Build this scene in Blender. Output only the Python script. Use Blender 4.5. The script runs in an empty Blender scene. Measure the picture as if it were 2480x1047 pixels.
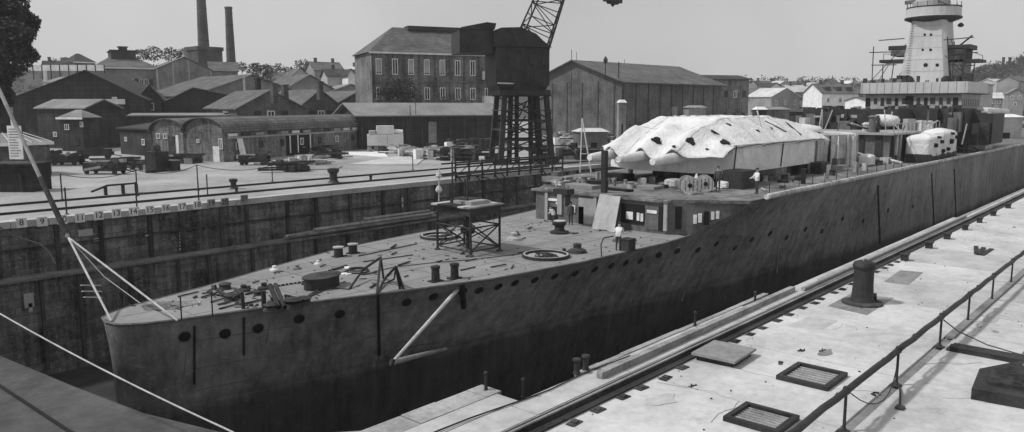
import bpy, math, random
from math import sin, cos, tan, atan, atan2, pi, radians, sqrt
from mathutils import Vector, Matrix
random.seed(7)
S = bpy.context.scene
C = S.collection
# ------------------------------------------------------------ camera (8 m above the quay, dock runs along +X)
FPX, PCX, PCY = 1886.0, 1240.0, 523.5
PIT = atan(269.5 / 1886); AZ = atan(1698 * cos(PIT) / 1886)
HD = Vector((cos(AZ), sin(AZ), 0)); RT = Vector((sin(AZ), -cos(AZ), 0))
FW = HD * cos(PIT) + Vector((0, 0, -sin(PIT))); UPV = HD * sin(PIT) + Vector((0, 0, cos(PIT)))
cd = bpy.data.cameras.new('camera'); cam = bpy.data.objects.new('camera', cd); C.objects.link(cam)
cam.matrix_world = Matrix(((RT.x, UPV.x, -FW.x, 0), (RT.y, UPV.y, -FW.y, 0), (RT.z, UPV.z, -FW.z, 0), (0, 0, 0, 1)))
cd.sensor_width = 36; cd.lens = FPX / 2480 * 36; cd.clip_start = .3; cd.clip_end = 6000
S.camera = cam
# ------------------------------------------------------------ sky, sun, exposure
SUN = Vector((-.52, .40, .78)).normalized()
w = bpy.data.worlds.new('World'); S.world = w; w.use_nodes = True
nt = w.node_tree; nt.nodes.clear()
sk = nt.nodes.new('ShaderNodeTexSky'); sk.sky_type = 'NISHITA'; sk.sun_disc = False
sk.sun_elevation = math.asin(SUN.z); sk.sun_rotation = atan2(SUN.x, SUN.y)
sk.dust_density = 1.5; sk.air_density = 1.0; sk.ozone_density = 1
bw = nt.nodes.new('ShaderNodeRGBToBW'); bg = nt.nodes.new('ShaderNodeBackground'); wo = nt.nodes.new('ShaderNodeOutputWorld')
bg.inputs[1].default_value = .10
# thin even high cloud veils the clear sky: the same veil in every direction
mul = nt.nodes.new('ShaderNodeMath'); mul.operation = 'MULTIPLY_ADD'; mul.inputs[1].default_value = .30; mul.inputs[2].default_value = 4.7
tcw = nt.nodes.new('ShaderNodeTexCoord'); cn_ = nt.nodes.new('ShaderNodeTexNoise'); cn_.inputs['Scale'].default_value = 3.5; cn_.inputs['Detail'].default_value = 7
cm_ = nt.nodes.new('ShaderNodeMath'); cm_.operation = 'MULTIPLY_ADD'; cm_.inputs[1].default_value = .5; cm_.inputs[2].default_value = .72
c2_ = nt.nodes.new('ShaderNodeMath'); c2_.operation = 'MULTIPLY'
nt.links.new(tcw.outputs['Generated'], cn_.inputs['Vector']); nt.links.new(cn_.outputs[0], cm_.inputs[0]); nt.links.new(cm_.outputs[0], c2_.inputs[0]); nt.links.new(mul.outputs[0], c2_.inputs[1])
nt.links.new(sk.outputs[0], bw.inputs[0]); nt.links.new(bw.outputs[0], mul.inputs[0]); nt.links.new(c2_.outputs[0], bg.inputs[0]); nt.links.new(bg.outputs[0], wo.inputs[0])
ld = bpy.data.lights.new('sun', 'SUN'); ld.energy = 2.9; ld.angle = radians(4); ld.color = (1, 1, 1)
lo = bpy.data.objects.new('sun', ld); C.objects.link(lo); lo.location = (0, 0, 80)
lo.rotation_euler = SUN.to_track_quat('Z', 'Y').to_euler()
S.view_settings.view_transform = 'Standard'; S.view_settings.look = 'None'; S.view_settings.gamma = 1
S.view_settings.exposure = 0; S.view_settings.use_curve_mapping = False
# ------------------------------------------------------------ measuring helpers: a column of the photograph at a real distance
def ray(x, y): return RT * (x - PCX) + UPV * (PCY - y) + FW * FPX
def gp(x, y, z=-8.0): d = ray(x, y); return d * (z / d.z)
def vp(x, y, v): d = ray(x, y); return d * (v / d.y)
def xp(x, y, u): d = ray(x, y); return d * (u / d.x)
def dp(x, y, D): d = ray(x, y); return d * (D / d.dot(HD))
# ------------------------------------------------------------ materials (all greys: the photograph is black and white)
def mat(name, g, var=.25, sc=1.0, rough=.85, bump=.25, streak=0, metal=0, coarse=.12, brick=None, spots=0, specks=0, wl=None):
    m = bpy.data.materials.new(name); m.use_nodes = True; N = m.node_tree.nodes; L = m.node_tree.links
    b = N['Principled BSDF']; b.inputs['Roughness'].default_value = rough; b.inputs['Metallic'].default_value = metal
    b.inputs['Specular IOR Level'].default_value = .3
    geo = N.new('ShaderNodeNewGeometry')
    def noise(scale, vec, det=4, ro=.6):
        n = N.new('ShaderNodeTexNoise'); n.inputs['Scale'].default_value = scale; n.inputs['Detail'].default_value = det
        n.inputs['Roughness'].default_value = ro; L.new(vec, n.inputs['Vector']); return n.outputs[0]
    def mth(op, a, c, cl=False):
        n = N.new('ShaderNodeMath'); n.operation = op; n.use_clamp = cl
        for i, q in enumerate((a, c)):
            if isinstance(q, (int, float)): n.inputs[i].default_value = q
            else: L.new(q, n.inputs[i])
        return n.outputs[0]
    P = geo.outputs['Position']
    f = mth('MULTIPLY', mth('SUBTRACT', noise(sc * 3, P, 8, .7), .5), 2 * var * 2.6)
    c2 = mth('MULTIPLY', mth('SUBTRACT', noise(sc * coarse * 3, P, 3), .5), 2 * var * 3.0)
    k = mth('ADD', mth('ADD', f, c2), 1.0)
    hgt = noise(sc * 6, P, 8, .7)
    if streak:
        mp = N.new('ShaderNodeMapping'); mp.inputs['Scale'].default_value = (1.3, 1.3, .07); L.new(P, mp.inputs[0])
        s = mth('MULTIPLY', mth('SUBTRACT', noise(1.7, mp.outputs[0], 5, .65), .5), 2 * streak * 3.0)
        k = mth('ADD', k, s)
    if spots:
        s = mth('LESS_THAN', noise(sc * .8, P, 6, .75), .38); k = mth('SUBTRACT', k, mth('MULTIPLY', s, spots))
    if specks:
        s = mth('GREATER_THAN', noise(sc * 9, P, 2, .5), .66); k = mth('ADD', k, mth('MULTIPLY', s, specks))
    if brick:
        sp = N.new('ShaderNodeSeparateXYZ'); L.new(P, sp.inputs[0]); cb = N.new('ShaderNodeCombineXYZ')
        L.new(mth('ADD', sp.outputs[0], sp.outputs[1]), cb.inputs[0]); L.new(sp.outputs[2], cb.inputs[1])
        bt = N.new('ShaderNodeTexBrick'); L.new(cb.outputs[0], bt.inputs[0]); bt.inputs['Scale'].default_value = 1
        bt.inputs['Brick Width'].default_value = brick[0]; bt.inputs['Row Height'].default_value = brick[1]
        bt.inputs['Mortar Size'].default_value = brick[2]; bt.inputs['Color1'].default_value = (.75,) * 3 + (1,)
        bt.inputs['Color2'].default_value = (1.25,) * 3 + (1,); bt.inputs['Mortar'].default_value = (brick[3],) * 3 + (1,)
        k = mth('MULTIPLY', k, bt.outputs[0]); hgt = mth('ADD', mth('MULTIPLY', hgt, .5), mth('MULTIPLY', bt.outputs[1], -.6))
    if wl:
        sp = N.new('ShaderNodeSeparateXYZ'); L.new(P, sp.inputs[0])
        t_ = mth('ADD', mth('MULTIPLY', mth('ADD', mth('ADD', sp.outputs[2], -wl), mth('MULTIPLY', mth('SUBTRACT', noise(.5, P, 6, .7), .5), 1.6)), 1.3), .5, True)
        k = mth('MULTIPLY', k, mth('ADD', mth('MULTIPLY', t_, .72), .28))
    v = mth('MINIMUM', mth('MAXIMUM', mth('MULTIPLY', k, g), g * .15), .92)
    cc = N.new('ShaderNodeCombineColor')
    for i in range(3): L.new(v, cc.inputs[i])
    L.new(cc.outputs[0], b.inputs['Base Color'])
    if bump:
        bp = N.new('ShaderNodeBump'); bp.inputs['Strength'].default_value = bump; bp.inputs['Distance'].default_value = .22 if 'canvas' in name else .06
        L.new(hgt, bp.inputs['Height']); L.new(bp.outputs[0], b.inputs['Normal'])
    return m
M = dict(
 concrete=mat('pale_concrete', .50, .17, .9, .9, .35, coarse=.10, spots=.12),
 concrete_b=mat('pale_concrete_worn', .43, .15, 1.1, .9, .35, coarse=.2),
 concrete_d=mat('darker_concrete', .22, .25, 1.2, .9, .4),
 coping=mat('granite_coping', .30, .25, 2, .85, .4),
 yard=mat('yard_cinder', .33, .20, .5, .95, .5, coarse=.1, spots=.12),
 headland=mat('dock_head_painted_shade', .085, .3, .6, .9, .3),  # the shade lying over the dock head is put into this dark colour
 wall=mat('dock_wall_stone', .12, .5, .8, .9, .8, streak=.5, brick=(1.6, .6, .03, .75), specks=1.2),
 ledge=mat('wet_ledge_timber', .17, .4, 2, .9, .5),
 floor=mat('wet_dock_floor', .03, .5, .5, .6, .4),
 hull=mat('hull_grey_paint', .205, .30, .5, .75, .5, streak=.30, specks=.35, wl=-12.2),
 boot=mat('hull_dark_bottom_paint', .034, .3, .5, .7, .2, streak=.4),
 deck=mat('teak_deck_grey', .235, .14, 1.2, .85, .25, specks=.1),
 deck_d=mat('deck_dark_steel', .15, .55, .9, .8, .4, specks=.8),
 rail=mat('worn_steel_rail', .30, .25, 2, .5, .2, metal=.3),
 iron=mat('dark_iron', .028, .45, 2, .6, .4),
 rust=mat('rusty_iron', .045, .6, 2, .85, .5),
 steel=mat('mid_grey_paint', .13, .25, 1.5, .6, .2, streak=.2),
 lsteel=mat('light_grey_paint', .34, .15, 1.2, .55, .15, streak=.12),
 tower=mat('tower_pale_grey_paint', .50, .08, .8, .6, .1, streak=.06),
 canvas=mat('white_canvas', .78, .10, .6, .95, .9, coarse=.4),
 canvas_d=mat('soiled_canvas', .55, .25, 1.6, .95, .8, streak=.3),
 white=mat('white_paint', .75, .15, 2, .7, .1),
 glass=mat('dark_window_glass', .03, .3, 2, .15, .02),
 black=mat('black_opening', .012, .2, 2, .9, .1),
 brick=mat('dark_brick', .095, .35, .7, .9, .5, brick=(.5, .16, .02, 1.3), streak=.25),
 brick_l=mat('worn_brick', .15, .4, .7, .9, .5, brick=(.5, .16, .02, 1.3), streak=.4),
 tarred=mat('tarred_timber', .036, .4, 1, .9, .4, streak=.4, brick=(40, .22, .02, .4)),
 plaster=mat('pale_plaster', .42, .18, .5, .9, .2, streak=.1),
 plaster_m=mat('grey_plaster', .24, .25, .5, .9, .2, streak=.15),
 roof_d=mat('dark_tar_roof', .040, .4, .6, .9, .3),
 roof_m=mat('slate_roof', .13, .3, .8, .85, .5, brick=(.6, .35, .04, .5)),
 roof_l=mat('pale_felt_roof', .22, .2, .6, .9, .3),
 roof_w=mat('bright_zinc_roof', .55, .15, .8, .7, .2),
 chim=mat('chimney_brick', .075, .3, .6, .9, .4, brick=(.5, .2, .03, 1.3), streak=.2),
 wood=mat('weathered_timber', .30, .3, 3, .9, .4),
 wood_d=mat('dark_timber', .06, .4, 3, .9, .4),
 rope=mat('pale_hawser', .50, .2, 6, .95, .6),
 leaf=mat('leaf_dark', .038, .5, .8, .7, 0),
 leaf_l=mat('leaf_mid', .075, .5, .8, .7, 0),
 bark=mat('bark', .04, .4, 3, .95, .5),
 far=mat('far_hillside', .055, .3, .06, .95, .2, coarse=.3),
 skin=mat('skin', .38, .05, 5, .6, 0),
 cloth_w=mat('white_shirt', .70, .08, 8, .9, .3),
 cloth_d=mat('dark_work_clothes', .05, .2, 8, .9, .3),
 ink=mat('board_ink', .12, .1, 5, .8, 0),
)
# ------------------------------------------------------------ mesh builder
class MB:
    def __init__(s): s.v = []; s.f = []
    def add(s, vs, fs):
        n = len(s.v); s.v += [tuple(p) for p in vs]; s.f += [tuple(i + n for i in f) for f in fs]; return s
    def hexa(s, b, t):
        return s.add(list(b) + list(t), [(3, 2, 1, 0), (4, 5, 6, 7), (0, 1, 5, 4), (1, 2, 6, 5), (2, 3, 7, 6), (3, 0, 4, 7)])
    def box(s, x0, x1, y0, y1, z0, z1, rz=0):
        pts = [(x0, y0), (x1, y0), (x1, y1), (x0, y1)]
        if rz:
            cx, cy = (x0 + x1) / 2, (y0 + y1) / 2
            pts = [(cx + (x - cx) * cos(rz) - (y - cy) * sin(rz), cy + (x - cx) * sin(rz) + (y - cy) * cos(rz)) for x, y in pts]
        return s.hexa([(x, y, z0) for x, y in pts], [(x, y, z1) for x, y in pts])
    def prism(s, poly, z0, z1):
        n = len(poly); vs = [(x, y, z0) for x, y in poly] + [(x, y, z1) for x, y in poly]
        return s.add(vs, [tuple(range(n))[::-1], tuple(range(n, 2 * n))] + [(i, (i + 1) % n, n + (i + 1) % n, n + i) for i in range(n)])
    def extr(s, poly, vec):
        n = len(poly); vec = Vector(vec); vs = [Vector(p) for p in poly] + [Vector(p) + vec for p in poly]
        return s.add(vs, [tuple(range(n))[::-1], tuple(range(n, 2 * n))] + [(i, (i + 1) % n, n + (i + 1) % n, n + i) for i in range(n)])
    def tube(s, p0, p1, r0, r1=None, n=8):
        p0 = Vector(p0); p1 = Vector(p1); r1 = r0 if r1 is None else r1
        d = (p1 - p0).normalized(); a = d.cross(Vector((0, 0, 1)))
        if a.length < .01: a = Vector((1, 0, 0))
        a.normalize(); b = d.cross(a)
        vs = [p0 + (a * cos(t) + b * sin(t)) * r0 for t in [2 * pi * i / n for i in range(n)]]
        vs += [p1 + (a * cos(t) + b * sin(t)) * r1 for t in [2 * pi * i / n for i in range(n)]]
        return s.add(vs, [tuple(range(n))[::-1], tuple(range(n, 2 * n))] + [(i, (i + 1) % n, n + (i + 1) % n, n + i) for i in range(n)])
    def bar(s, p0, p1, wd, ht=None):
        p0 = Vector(p0); p1 = Vector(p1); ht = ht or wd
        d = (p1 - p0).normalized(); a = d.cross(Vector((0, 0, 1)))
        if a.length < .01: a = Vector((1, 0, 0))
        a.normalize(); b = a.cross(d); A = a * wd / 2; B = b * ht / 2
        return s.hexa([p0 - A - B, p0 + A - B, p0 + A + B, p0 - A + B], [p1 - A - B, p1 + A - B, p1 + A + B, p1 - A + B])
    def path(s, pts, r, n=6):
        for a, b in zip(pts, pts[1:]): s.tube(a, b, r, r, n)
        return s
    def lathe(s, prof, c=(0, 0, 0), n=16):
        vs = []; fs = []
        for r, z in prof: vs += [(c[0] + r * cos(2 * pi * i / n), c[1] + r * sin(2 * pi * i / n), c[2] + z) for i in range(n)]
        for k in range(len(prof) - 1):
            for i in range(n): j = (i + 1) % n; fs.append((k * n + i, k * n + j, (k + 1) * n + j, (k + 1) * n + i))
        fs.append(tuple(range(n))[::-1]); q = (len(prof) - 1) * n; fs.append(tuple(range(q, q + n)))
        return s.add(vs, fs)
    def ring(s, c, R, r, n=24, h=None):
        h = h or r; m = 4; vs = []; fs = []
        for i in range(n):
            t = 2 * pi * i / n
            for (dr, dz) in ((-r, 0), (r, 0), (r, h), (-r, h)): vs.append((c[0] + (R + dr) * cos(t), c[1] + (R + dr) * sin(t), c[2] + dz))
        for i in range(n):
            j = (i + 1) % n
            for k in range(m): fs.append((i * m + k, j * m + k, j * m + (k + 1) % m, i * m + (k + 1) % m))
        return s.add(vs, fs)
    def mesh(s, name, m, smooth=False):
        me = bpy.data.meshes.new(name); me.from_pydata(s.v, [], s.f); me.materials.append(m)
        if smooth: me.shade_smooth()
        return me
def link(name, me, parent=None, loc=None, rz=None):
    o = bpy.data.objects.new(name, me); C.objects.link(o); o.parent = parent
    if loc is not None: o.location = loc
    if rz is not None: o.rotation_euler = (0, 0, rz)
    return o
def part(name, mb, m, parent, loc=None, rz=None, label=None, stuff=False, smooth=False):
    o = link(name, mb.mesh(name, M[m], smooth), parent, loc, rz)
    if label: o['label'] = label
    if stuff: o['kind'] = 'stuff'
    return o
def thing(name, label, cat, loc=(0, 0, 0), rz=0, group=None):
    o = bpy.data.objects.new(name, None); C.objects.link(o); o.location = loc; o.rotation_euler = (0, 0, rz)
    o['label'] = label; o['category'] = cat
    if group: o['group'] = group
    return o
def solo(name, mb, m, label, cat, loc=(0, 0, 0), rz=0, group=None, smooth=False):
    o = part(name, mb, m, None, loc, rz, smooth=smooth); o['label'] = label; o['category'] = cat
    if group: o['group'] = group
    return o
def struct(name, mb, m, kind='structure'):
    o = part(name, mb, m, None); o['kind'] = kind; return o
def copy_tree(o, parent=None):
    c = o.copy(); C.objects.link(c); c.parent = parent
    for ch in list(o.children): copy_tree(ch, c)
    return c
def R(a, b): return random.uniform(a, b)

# ============================================================ SETTING
XE = 460.0       # the dock runs on out of the frame
struct('yard_ground', MB().prism([(-300, 61.9), (XE, 61.9), (XE, -200), (3500, -200), (3500, 3500), (-300, 3500)], -9.2, -8.0), 'yard')
near_edge = [(12.4, 15), (15.5, 15), (15.5, 13.4), (18.1, 13.4), (18.1, 13.62), (31, 13.62), (31, 12.9), (XE, 12.9)]
struct('quay_foundation', MB().prism([(-60, -120)] + [(-60, 16.2), (9.8, 16.2), (12.4, 13.2), (18.1, 13.2), (31, 13.2), (31, 12.75), (XE, 12.75), (XE, -120)], -19, -8.12), 'concrete_d')
q = struct('near_quay', MB().prism([(-60, -120), (-60, 12.2), (XE, 12.2), (XE, -120)], -8.11, -8.06), 'concrete_d')
# individual slabs of the near quay; joints square to the dock
sx = [2.5, 6.5, 10.6, 14.9, 19.32, 24.2, 28.9, 33.6, 38.4, 43.2, 48, 52.8, 57.6, 62.4]
def slab(x0, x1, y0, y1, m, z=None):
    g = .018; z = -8.0 + R(-.006, .006) if z is None else z
    mb = MB(); b = .012
    mb.hexa([(x0 + g, y0 + g, -8.055), (x1 - g, y0 + g, -8.055), (x1 - g, y1 - g, -8.055), (x0 + g, y1 - g, -8.055)],
            [(x0 + g + b, y0 + g + b, z), (x1 - g - b, y0 + g + b, z), (x1 - g - b, y1 - g - b, z), (x0 + g + b, y1 - g - b, z)])
    part('concrete_slab', mb, m, q)
for a, b in zip(sx, sx[1:]):
    slab(a, b, 6.2, 11.55, random.choice(['concrete', 'concrete', 'concrete_b']))
    if a > 28: 
        k = 3
        for i in range(k):
            for j in range(3):
                slab(a + (b - a) * i / k, a + (b - a) * (i + 1) / k, 5.95 - 2.1 * (j + 1), 5.95 - 2.1 * j, random.choice(['concrete', 'concrete_b']))
    else: slab(a, b, -1.5, 5.95, 'concrete')
slab(62.4, 150, 6.2, 11.55, 'concrete', -8.0); slab(62.4, 150, -40, 5.95, 'concrete_b', -8.0); slab(150, XE, -40, 11.55, 'concrete_b', -8.0)
slab(-60, 2.5, -40, 11.55, 'concrete', -8.0); slab(2.5, 62.4, -40, -1.5, 'concrete', -8.0)
for a, b in zip(sx, sx[1:]): slab(a, b, 12.36, 13.2 if b > 31 else 13.4, 'concrete_b')
slab(62.4, XE, 12.36, 12.72, 'concrete_b', -8.0); slab(-60, 2.5, 12.36, 14.2, 'concrete_b', -8.0)
part('granite_filling', MB().box(2.5, 15.3, 13.42, 14.2, -8.055, -8.004), 'concrete_b', q)
# the granite copings along the near edge, one by one
x = 12.5
while x < 15.3: part('coping_stone', MB().box(x, min(x + 1.18, 15.5), 14.22, 15.0 + R(-.02, .02), -8.6, -7.99 + R(-.01, .01)), 'coping', q); x += 1.2
x = 18.12
while x < 31: part('coping_stone', MB().box(x, x + 1.2, 13.42, 13.62 + R(-.02, .02), -8.6, -7.995 + R(-.01, .01)), 'coping', q); x += 1.22
x = 31.1
while x < 70: part('coping_stone', MB().box(x, x + 1.5, 12.74, 12.92 + R(-.02, .02), -8.6, -7.995 + R(-.01, .01)), 'coping', q); x += 1.52
part('coping_strip', MB().box(x, XE, 12.74, 12.92, -8.6, -8.0), 'coping', q)
# darker patches in the concrete round the capstan
def patch(pts, m='concrete_d'):
    part('concrete_patch', MB().prism([tuple(gp(*p)[:2]) for p in pts][::-1], -8.03, -7.99), m, q)
patch([(2004, 742), (2060, 712), (2165, 722), (2100, 764)]); patch([(2140, 683), (2180, 655), (2236, 660), (2200, 690)])
patch([(1905, 790), (1960, 768), (2028, 778), (1990, 800)], 'concrete_b')
# dock floor and walls
struct('dock_floor', MB().prism([(-5, 12), (XE, 12), (XE, 62), (-5, 62)], -20, -19), 'floor')
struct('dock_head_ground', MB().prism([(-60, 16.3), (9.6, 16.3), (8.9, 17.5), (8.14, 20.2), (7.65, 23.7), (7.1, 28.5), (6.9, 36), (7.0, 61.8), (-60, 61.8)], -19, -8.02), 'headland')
part('dock_head_kerb', MB().path([(7.2, 14.2, -8), (6.75, 18, -8), (6.39, 20.3, -8), (6.23, 25.3, -8), (6.0, 34, -8), (6, 61, -8)], .05), 'black', bpy.data.objects['dock_head_ground'])
part('dock_head_corner', MB().prism([(7.2, 14.2), (12.45, 14.2), (12.45, 15.0), (11.2, 15.0), (9.7, 16.25), (7.2, 16.25)], -8.6, -7.995), 'coping', bpy.data.objects['dock_head_ground'])
dw = struct('far_dock_wall', MB().box(7, XE, 61.2, 61.85, -19.2, -8.35), 'wall')
part('lower_dock_wall', MB().box(7, XE, 59.9, 61.15, -19.2, -12.05), 'wall', dw)
x = 7.0
while x < XE:                                            # far coping stones
    L = 2.4 if x < 130 else 40
    part('coping_stone', MB().box(x, min(x + L - .04, XE), 61.02, 61.9, -8.45 + R(-.02, .02), -7.98 + R(-.012, .012)), 'concrete_b', dw); x += L
x = 7.0
while x < 140:                                           # ledge stones half way down
    part('ledge_stone', MB().box(x, x + 3.5, 59.7 + R(-.05, .05), 61.15, -12.04, -11.85 + R(-.03, .03)), 'ledge', dw); x += 3.55
part('ledge_strip', MB().box(140, XE, 59.8, 61.15, -12.04, -11.86), 'ledge', dw)
x = 12
while x < 120:                                           # fender timbers and dark recesses up the wall
    part('fender_timber', MB().box(x, x + .28, 60.95, 61.19, -11.8, -8.5), random.choice(['wood_d', 'tarred', 'rust']), dw); x += R(2.2, 4.2)
for i in range(16):
    x = 14 + i * 3.3 + R(-.6, .6)
    part('fender_timber', MB().box(x, x + .22, 59.6, 59.89, -18.5, -12.1), random.choice(['wood_d', 'rust']), dw)
part('mid_wall_groove', MB().box(7, XE, 61.05, 61.19, -10.0, -9.9), 'rust', dw)
# numbers painted on plates under the coping
plates = [(52, 538, '8'), (102, 535, '9'), (151, 530, '10'), (194, 526, '11'), (239, 520, '12'), (282, 515, '13'), (323, 511, '14'), (363, 507, '15'), (402, 503, '16'), (441, 499, '17'), (478, 495, '18'), (512, 491, '19'), (545, 488, '20'), (592, 480, '21')]
def text_mesh(body, size):
    cu = bpy.data.curves.new('lettering', 'FONT'); cu.body = body; cu.size = size; cu.align_x = 'CENTER'; cu.align_y = 'CENTER'; cu.extrude = .008
    t = bpy.data.objects.new('lettering', cu); C.objects.link(t)
    me = bpy.data.meshes.new_from_object(t.evaluated_get(bpy.context.evaluated_depsgraph_get())); me.materials.clear(); me.materials.append(M['black'])
    bpy.data.objects.remove(t); return me
for (px, py, tx) in plates:
    p = vp(px, py + 2, 60.95)
    o = part('number_plate', MB().box(-.34, .34, -.03, .03, -.34, .34), 'white' if int(tx) < 19 else 'coping', dw, (p.x, 60.98, -8.72 if False else p.z))
    t = link('numeral', text_mesh(tx, .6), o, (0, -.036, 0)); t.rotation_euler = (pi / 2, 0, 0)
for py in range(532, 612, 8):                            # white depth marks
    p = vp(440, py, 61.0); part('depth_mark', MB().box(-.11, .11, -.02, .02, -.07, .07), 'white', dw, (p.x, 61.15, p.z))
for (px, py, w2, h2) in [(226, 562, .5, .25), (258, 578, .35, .12), (381, 566, .3, .12), (998, 488, .12, .5), (70, 728, .3, .5), (74, 745, .12, .3)]:
    p = vp(px, py, 59.6); part('pale_notice', MB().box(-w2, w2, -.02, .02, -h2, h2), 'plaster', dw, (p.x, 59.6 if py > 700 else 61.1, p.z if py > 700 else vp(px, py, 61.1).z))
# vertical pale ropes and ladder hanging on the walls
for (px, y0, y1, v) in [(567, 590, 655, 59.4), (378, 640, 700, 59.4), (456, 635, 700, 59.4), (680, 600, 660, 59.4), (780, 560, 615, 59.4), (62, 610, 650, 61), (872, 530, 610, 59.4), (282, 690, 750, 59.4), (298, 690, 745, 59.4), (1000, 470, 505, 61)]:
    a = vp(px, y0, v); b = vp(px + 2, y1, v); hr_n = solo('hanging_rope', MB().tube(a, (a.x, v, b.z), .035, .03, 5), 'ledge', 'thin pale rope hanging down the far dock wall near ' + {567: 'the hatch drum', 378: 'the bow hawser', 456: 'the anchor gear', 680: 'the white deck sheets', 780: 'the pair of squat bollards', 62: 'the pale notice low at left', 872: 'the thin deck rods', 282: 'the stem', 298: 'the stem, the second', 1000: 'the tarpaulin stack'}[px], 'rope', group='ropes hanging on the far dock wall')
# floating timbers stacked on the ledge
lt = [(a, b, v, z) for a, b, v, z in [(700, 1045, 59.9, -11.6), (690, 1060, 60.3, -11.6), (720, 1000, 60.7, -11.6), (760, 1050, 60.1, -11.3), (830, 1060, 60.5, -11.3), (880, 1040, 60.3, -11.0)]]
for i, (a, b, v, z) in enumerate(lt):
    xa = vp(a, 560, v).x; xb = vp(b, 525, v).x
    solo('timber_baulk', MB().tube((xa, v, z), (xb, v + .05, z), .17, .15, 7), 'wood' if i % 2 else 'ledge',
         ['lowest outer', 'lowest middle', 'lowest inner', 'second layer outer', 'second layer inner', 'topmost'][i] + ' long round timber of the stack on the far dock ledge', 'timber', group='timbers stacked on the far ledge')
# hills and far ground
hm = MB(); nx = 90
def ridge(px):
    if px > 2330: t = min(1, (px - 2330) / 60); return 190 - 32 * t - (30 * max(0, (px - 2440) / 60))
    if px > 1500: return 196 - 6 * sin((px - 1500) / 200)
    if px > 560: return 190 - 6 * sin(px / 90)
    return 160 + 6 * sin(px / 60)
for i in range(nx + 1):
    px = -500 + i * (3600 / nx); D = 620 if px < 2330 else 560
    top = dp(px, ridge(px) + 6 + R(-1, 1), D); a = dp(px, 260, D - 170); 
    for t in (0, .35, .7, 1, 1.3):
        base = Vector((a.x, a.y, -9)); e = Vector((top.x, top.y, top.z))
        s = t if t <= 1 else 1; pos = base.lerp(e, t); pos.z = -9 + (top.z + 9) * (s * s * (3 - 2 * s)) + (R(-1.5, 1.5) if 0 < t < 1 else 0)
        hm.v.append(tuple(pos))
for i in range(nx):
    for k in range(4): n = i * 5 + k; hm.f.append((n, n + 5, n + 6, n + 1))
struct('far_hill', hm, 'far')
# ============================================================ NEAR QUAY THINGS
# crane rail line at v = 12.05
def rail_line(name, v, x0, x1, z, m, label):
    t = thing(name, label, 'rail', (x0, v, z))
    L = x1 - x0
    part('rail_head', MB().box(0, L, -.035, .035, .10, .14), 'rail', t); part('rail_web', MB().box(0, L, -.012, .012, .02, .10), 'rust', t)
    part('rail_foot', MB().box(0, L, -.07, .07, 0, .02), 'rust', t)
    part('guard_angle', MB().box(0, L, .16, .2, .0, .1), m, t)
    part('rail_groove', MB().box(0, L, -.33, .30, -.055, -.012), 'iron', t)
    return t
t = rail_line('crane_rail', 12.0, 2, 300, -8.0, 'rail', 'long steel crane rail in a dark groove along the near quay')
for i in range(26):
    x = 15 + i * 1.15
    solo('rail_chair', MB().box(-.2, .2, -.13, .13, -.03, .015 + R(0, .02)).box(-.08, .08, -.08, .08, .015, .06), 'rust',
         'rusty flat iron chair holding down the crane rail on the near quay', 'rail fitting', (x + R(-.2, .2), 11.42 - R(0, .1), -8.0), R(-.1, .1), 'rail chairs along the near quay rail')
solo('timber_baulk', MB().box(0, 14.5, -.11, .11, 0, .2).box(-.02, .0, -.1, .1, .01, .19), 'wood', 'long squared timber lying beside the rail on the near quay edge', 'timber', (18.2, 12.75, -7.99), radians(.4))
solo('steel_pipe', MB().tube((0, 0, .09), (30, 0, .09), .09, n=10), 'lsteel', 'long pale pipe laid along the near quay edge beyond the squared timber', 'pipe', (33, 12.52, -7.99))
solo('mooring_cable', MB().path([(2.5 + i * 1.0, 14.1 - .85 * min(1, i / 14) + .05 * sin(i * 1.3), -7.96) for i in range(0, 19)], .022), 'iron', 'thin dark cable lying along the stone edge of the near quay', 'cable')
# capstan
t = thing('mooring_post', 'tall dark iron mooring post standing on the near quay', 'mooring post', (32.5, 9.9, -8))
part('shaft', MB().lathe([(.47, .12), (.42, .3), (.385, .8), (.38, 1.45)], n=24), 'iron', t, smooth=False)
part('cap', MB().lathe([(.38, 1.45), (.43, 1.5), (.44, 1.6), (.38, 1.72), (.2, 1.78)], n=24), 'iron', t)
part('base_flange', MB().lathe([(.78, 0), (.78, .08), (.55, .12)], n=24), 'rust', t)
part('base_foot', MB().box(.3, 1.0, -.35, -.05, .1, .28, .3), 'rust', t)
part('lifting_bow', MB().path([(-.2, 0, 1.78), (-.1, 0, 1.84), (.1, 0, 1.84), (.2, 0, 1.78)], .02), 'rail', t)
for i, (px, py) in enumerate([(2200, 632), (2257, 602), (2302, 580), (2348, 558), (2378, 540), (2410, 523), (2447, 505)]):
    p = gp(px, py); solo('rail_stop', MB().box(-.17, .17, -.17, .17, 0, .3).box(-.22, .22, -.22, .22, .3, .36), 'iron', ['first', 'second', 'third', 'fourth', 'fifth', 'sixth', 'seventh'][i] + ' small iron block beyond the tall mooring post along the rail', 'iron block', (p.x, 11.2, -8), R(0, .2), 'iron blocks in a row by the rail')
for i, (px, py) in enumerate([(1396, 905), (1422, 897)]):
    p = gp(px, py); solo('edge_bollard', MB().lathe([(.12, 0), (.09, .1), (.09, .34), (.14, .4), (.12, .46)], n=12), 'iron', ['left', 'right'][i] + ' one of two little bollards on the near dock edge', 'bollard', (p.x, 13.52, -7.99))
for i, (px, py, lb) in enumerate([(1160, 940, 'at the corner of the recess in the quay'), (1267, 962, 'beside the thin cable at the dock edge'), (1828, 738, 'on the dock edge below the grey hull'), (1683, 790, 'on the dock edge above the long timber')]):
    p = gp(px, py); solo('edge_pin', MB().lathe([(.07, 0), (.05, .05), (.045, .45), (.07, .5), (.05, .54)], n=10), 'iron', 'short iron pin ' + lb, 'iron pin', (p.x, min(p.y, 14.6), -7.99))
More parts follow.
